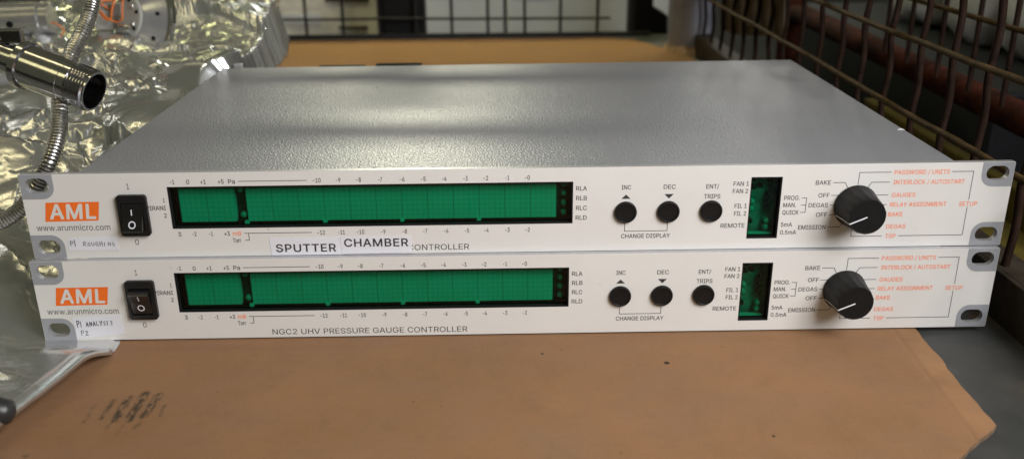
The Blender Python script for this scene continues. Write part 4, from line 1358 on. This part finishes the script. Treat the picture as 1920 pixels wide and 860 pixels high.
BY = 940
back = thing('mesh_fence', 'black wire mesh back wall of the cage behind the cardboard', 'wire mesh', (100, BY, -49))
LB = (-100, -BY, 49)
bevel(MB().box(-700, 460, BY - 1, BY + 7, -48.9, -41).build('bottom_rail', [M['blackwire']], back, LB), .8)
x = -700 + 13
while x < 440:
    x += 53.4
    wire([(x + rw.uniform(-1, 1), BY + 3, -45), (x + rw.uniform(-1.5, 1.5), BY + 3, 120), (x, BY + 3, 300)], 2.3, M['blackwire'], back, LB, 'vertical_wire')
for z in (-19.5, 36, 90, 145, 200, 250):
    wire([(-700 + 110 * k, BY - .6, z + rw.uniform(-.8, .8) - .006 * (-700 + 110 * k - 200)) for k in range(11)], 2.0, M['blackwire'], back, LB, 'horizontal_wire')
for z in (297, 333):
    wire([(-700, BY + 3, z), (480, BY + 3, z)], 4.2, M['blackwire'], back, LB, 'top_bar', 16)

# ------------------------------------------------------------------ things beyond the cage
bp = MB().box(59, 126, 958, 1015, -169.8, 330).build('black_post', [M['blackpost']])
bevel(bp, 9, 3)
tag(bp, 'wide black upright behind the mesh, between the pale carton and grey boxes', 'post')
pl = [(432, -169.8), (432, 330), (465, 330), (466, -8), (489, -21), (490, -169.8)]
k = len(pl)
mb = MB()
mb.add([(a, 958, b_) for a, b_ in pl] + [(a, 1000, b_) for a, b_ in pl], [tuple(range(k)), tuple(range(k, 2 * k))] + [(i, (i + 1) % k, k + (i + 1) % k, k + i) for i in range(k)])
o = mb.build('black_bracket', [M['blackpost']])
bevel(o, 3, 2)
tag(o, 'stepped black bracket just left of the galvanised corner post', 'bracket')


def storage_box(name, x0, x1, y0, y1, z1, mat, label, parts=()):
    t = thing(name, label, 'box', ((x0 + x1) / 2, (y0 + y1) / 2, -170), 0, 'storage boxes behind the cage')
    L = (-(x0 + x1) / 2, -(y0 + y1) / 2, 170)
    bevel(MB().box(x0, x1, y0, y1, -169.8, z1).build('box_body', [mat], t, L), 4)
    for nm, (a, b_, c, d), m in parts:
        bevel(MB().box(a, b_, y0 - 1.2, y0 + .5, c, d).build(nm, [m], t, L), .3)
    return t


storage_box('grey_box', -700, -170, 1200, 1500, 190, M['greybox'], 'grey storage box seen above the crumpled foil bag',
            [('side_label', (-420, -300, -10, 30), M['palebox'])])
storage_box('pale_carton', -165, 40, 1190, 1480, 170, M['palebox'], 'pale carton with smudged print left of the black upright',
            [('side_label', (-140, -70, -60, -44), M['greybox']), ('side_label', (-60, 15, -24, -16), M['gusset']), ('side_label', (-40, 10, -70, -66), M['gusset'])])
storage_box('grey_box', 48, 246, 1205, 1500, 200, M['greybox'], 'left grey box right of the black upright',
            [('side_label', (120, 200, -16, 12), M['white'])])
storage_box('grey_box', 252, 560, 1200, 1500, 190, M['greybox'], 'right grey box beside the galvanised corner post',
            [('side_label', (262, 330, -20, 8), M['white'])])

nb = thing('pipe_frame', 'rusty red pipe frame with wire uprights beyond the right mesh', 'pipe frame', (630, 300, -170))
LN = (-630, -300, 170)
MB().tube([(622, -420 + 140 * k, 11 - (6 - k) * 1.2 - 6) for k in range(10)], 12, 24).build('lower_pipe', [M['rustpipe']], nb, LN, smooth=60)
for y in (-380, 800):
    MB().tube([(622, y, -169.8), (622, y, 330)], 15, 20).build('leg', [M['rustpipe']], nb, LN, smooth=60)
for y in (130, 181, 233, 284, 340, 400, 450, 500, 560):
    wire([(603, y, 14), (603, y + 2, 120), (603, y, 320)], 2.1, M['rustwire'], nb, LN, 'wire_upright')
for z in (71, 150):
    wire([(600, -400, z), (600, 800, z)], 2.2, M['tanwire'], nb, LN, 'wire_rail')

yb = thing('yellow_tray', 'dull yellow tray on the ground outside the right mesh', 'tray', (570, 220, -170))
LY = (-570, -220, 170)
bevel(MB().box(540, 605, 30, 470, -169.8, -62).build('tray_body', [M['yellow']], yb, LY), 3)
bevel(MB().box(601, 612, 20, 480, -169.8, -36).build('tray_rim', [M['yellow']], yb, LY), 2)

pal = MB().box(760, 1150, 520, 1250, -169.8, -42).build('dark_pallet', [M['blackpost']])
bevel(pal, 4)
tag(pal, 'dark pallet under the white sacks beyond the rusty pipe', 'pallet')
for i, (y, hgt, lab) in enumerate(((660, 150, 'white sack on the dark pallet, nearest of the three'), (825, 170, 'white sack between two others on the dark pallet'),
                                   (1000, 150, 'white sack on the dark pallet, farthest of the three'))):
    bm = bmesh.new()
    bmesh.ops.create_cube(bm, size=1)
    bmesh.ops.subdivide_edges(bm, edges=bm.edges, cuts=9, use_grid_fill=True)
    for v in bm.verts:
        p = v.co * 2
        rad = (abs(p.x) ** 5 + abs(p.y) ** 5 + abs(p.z) ** 5) ** .2
        p = p / max(rad, .01)
        nn = noise.noise(p * 2.1 + Vector((i * 7, 0, 0))) * .07 + noise.noise(p * 5 + Vector((i, 3, 0))) * .03
        v.co = Vector((p.x * .13, p.y * .08, p.z * hgt / 2000.)) * (1 + nn)
    me = bpy.data.meshes.new('white_sack')
    bm.to_mesh(me)
    bm.free()
    me.materials.append(M['sack'])
    for p in me.polygons:
        p.use_smooth = True
    o = link('white_sack', me, None, (985, y, -42 + hgt / 2 - 4))
    tag(o, lab, 'sack', 'sacks on the pallet')
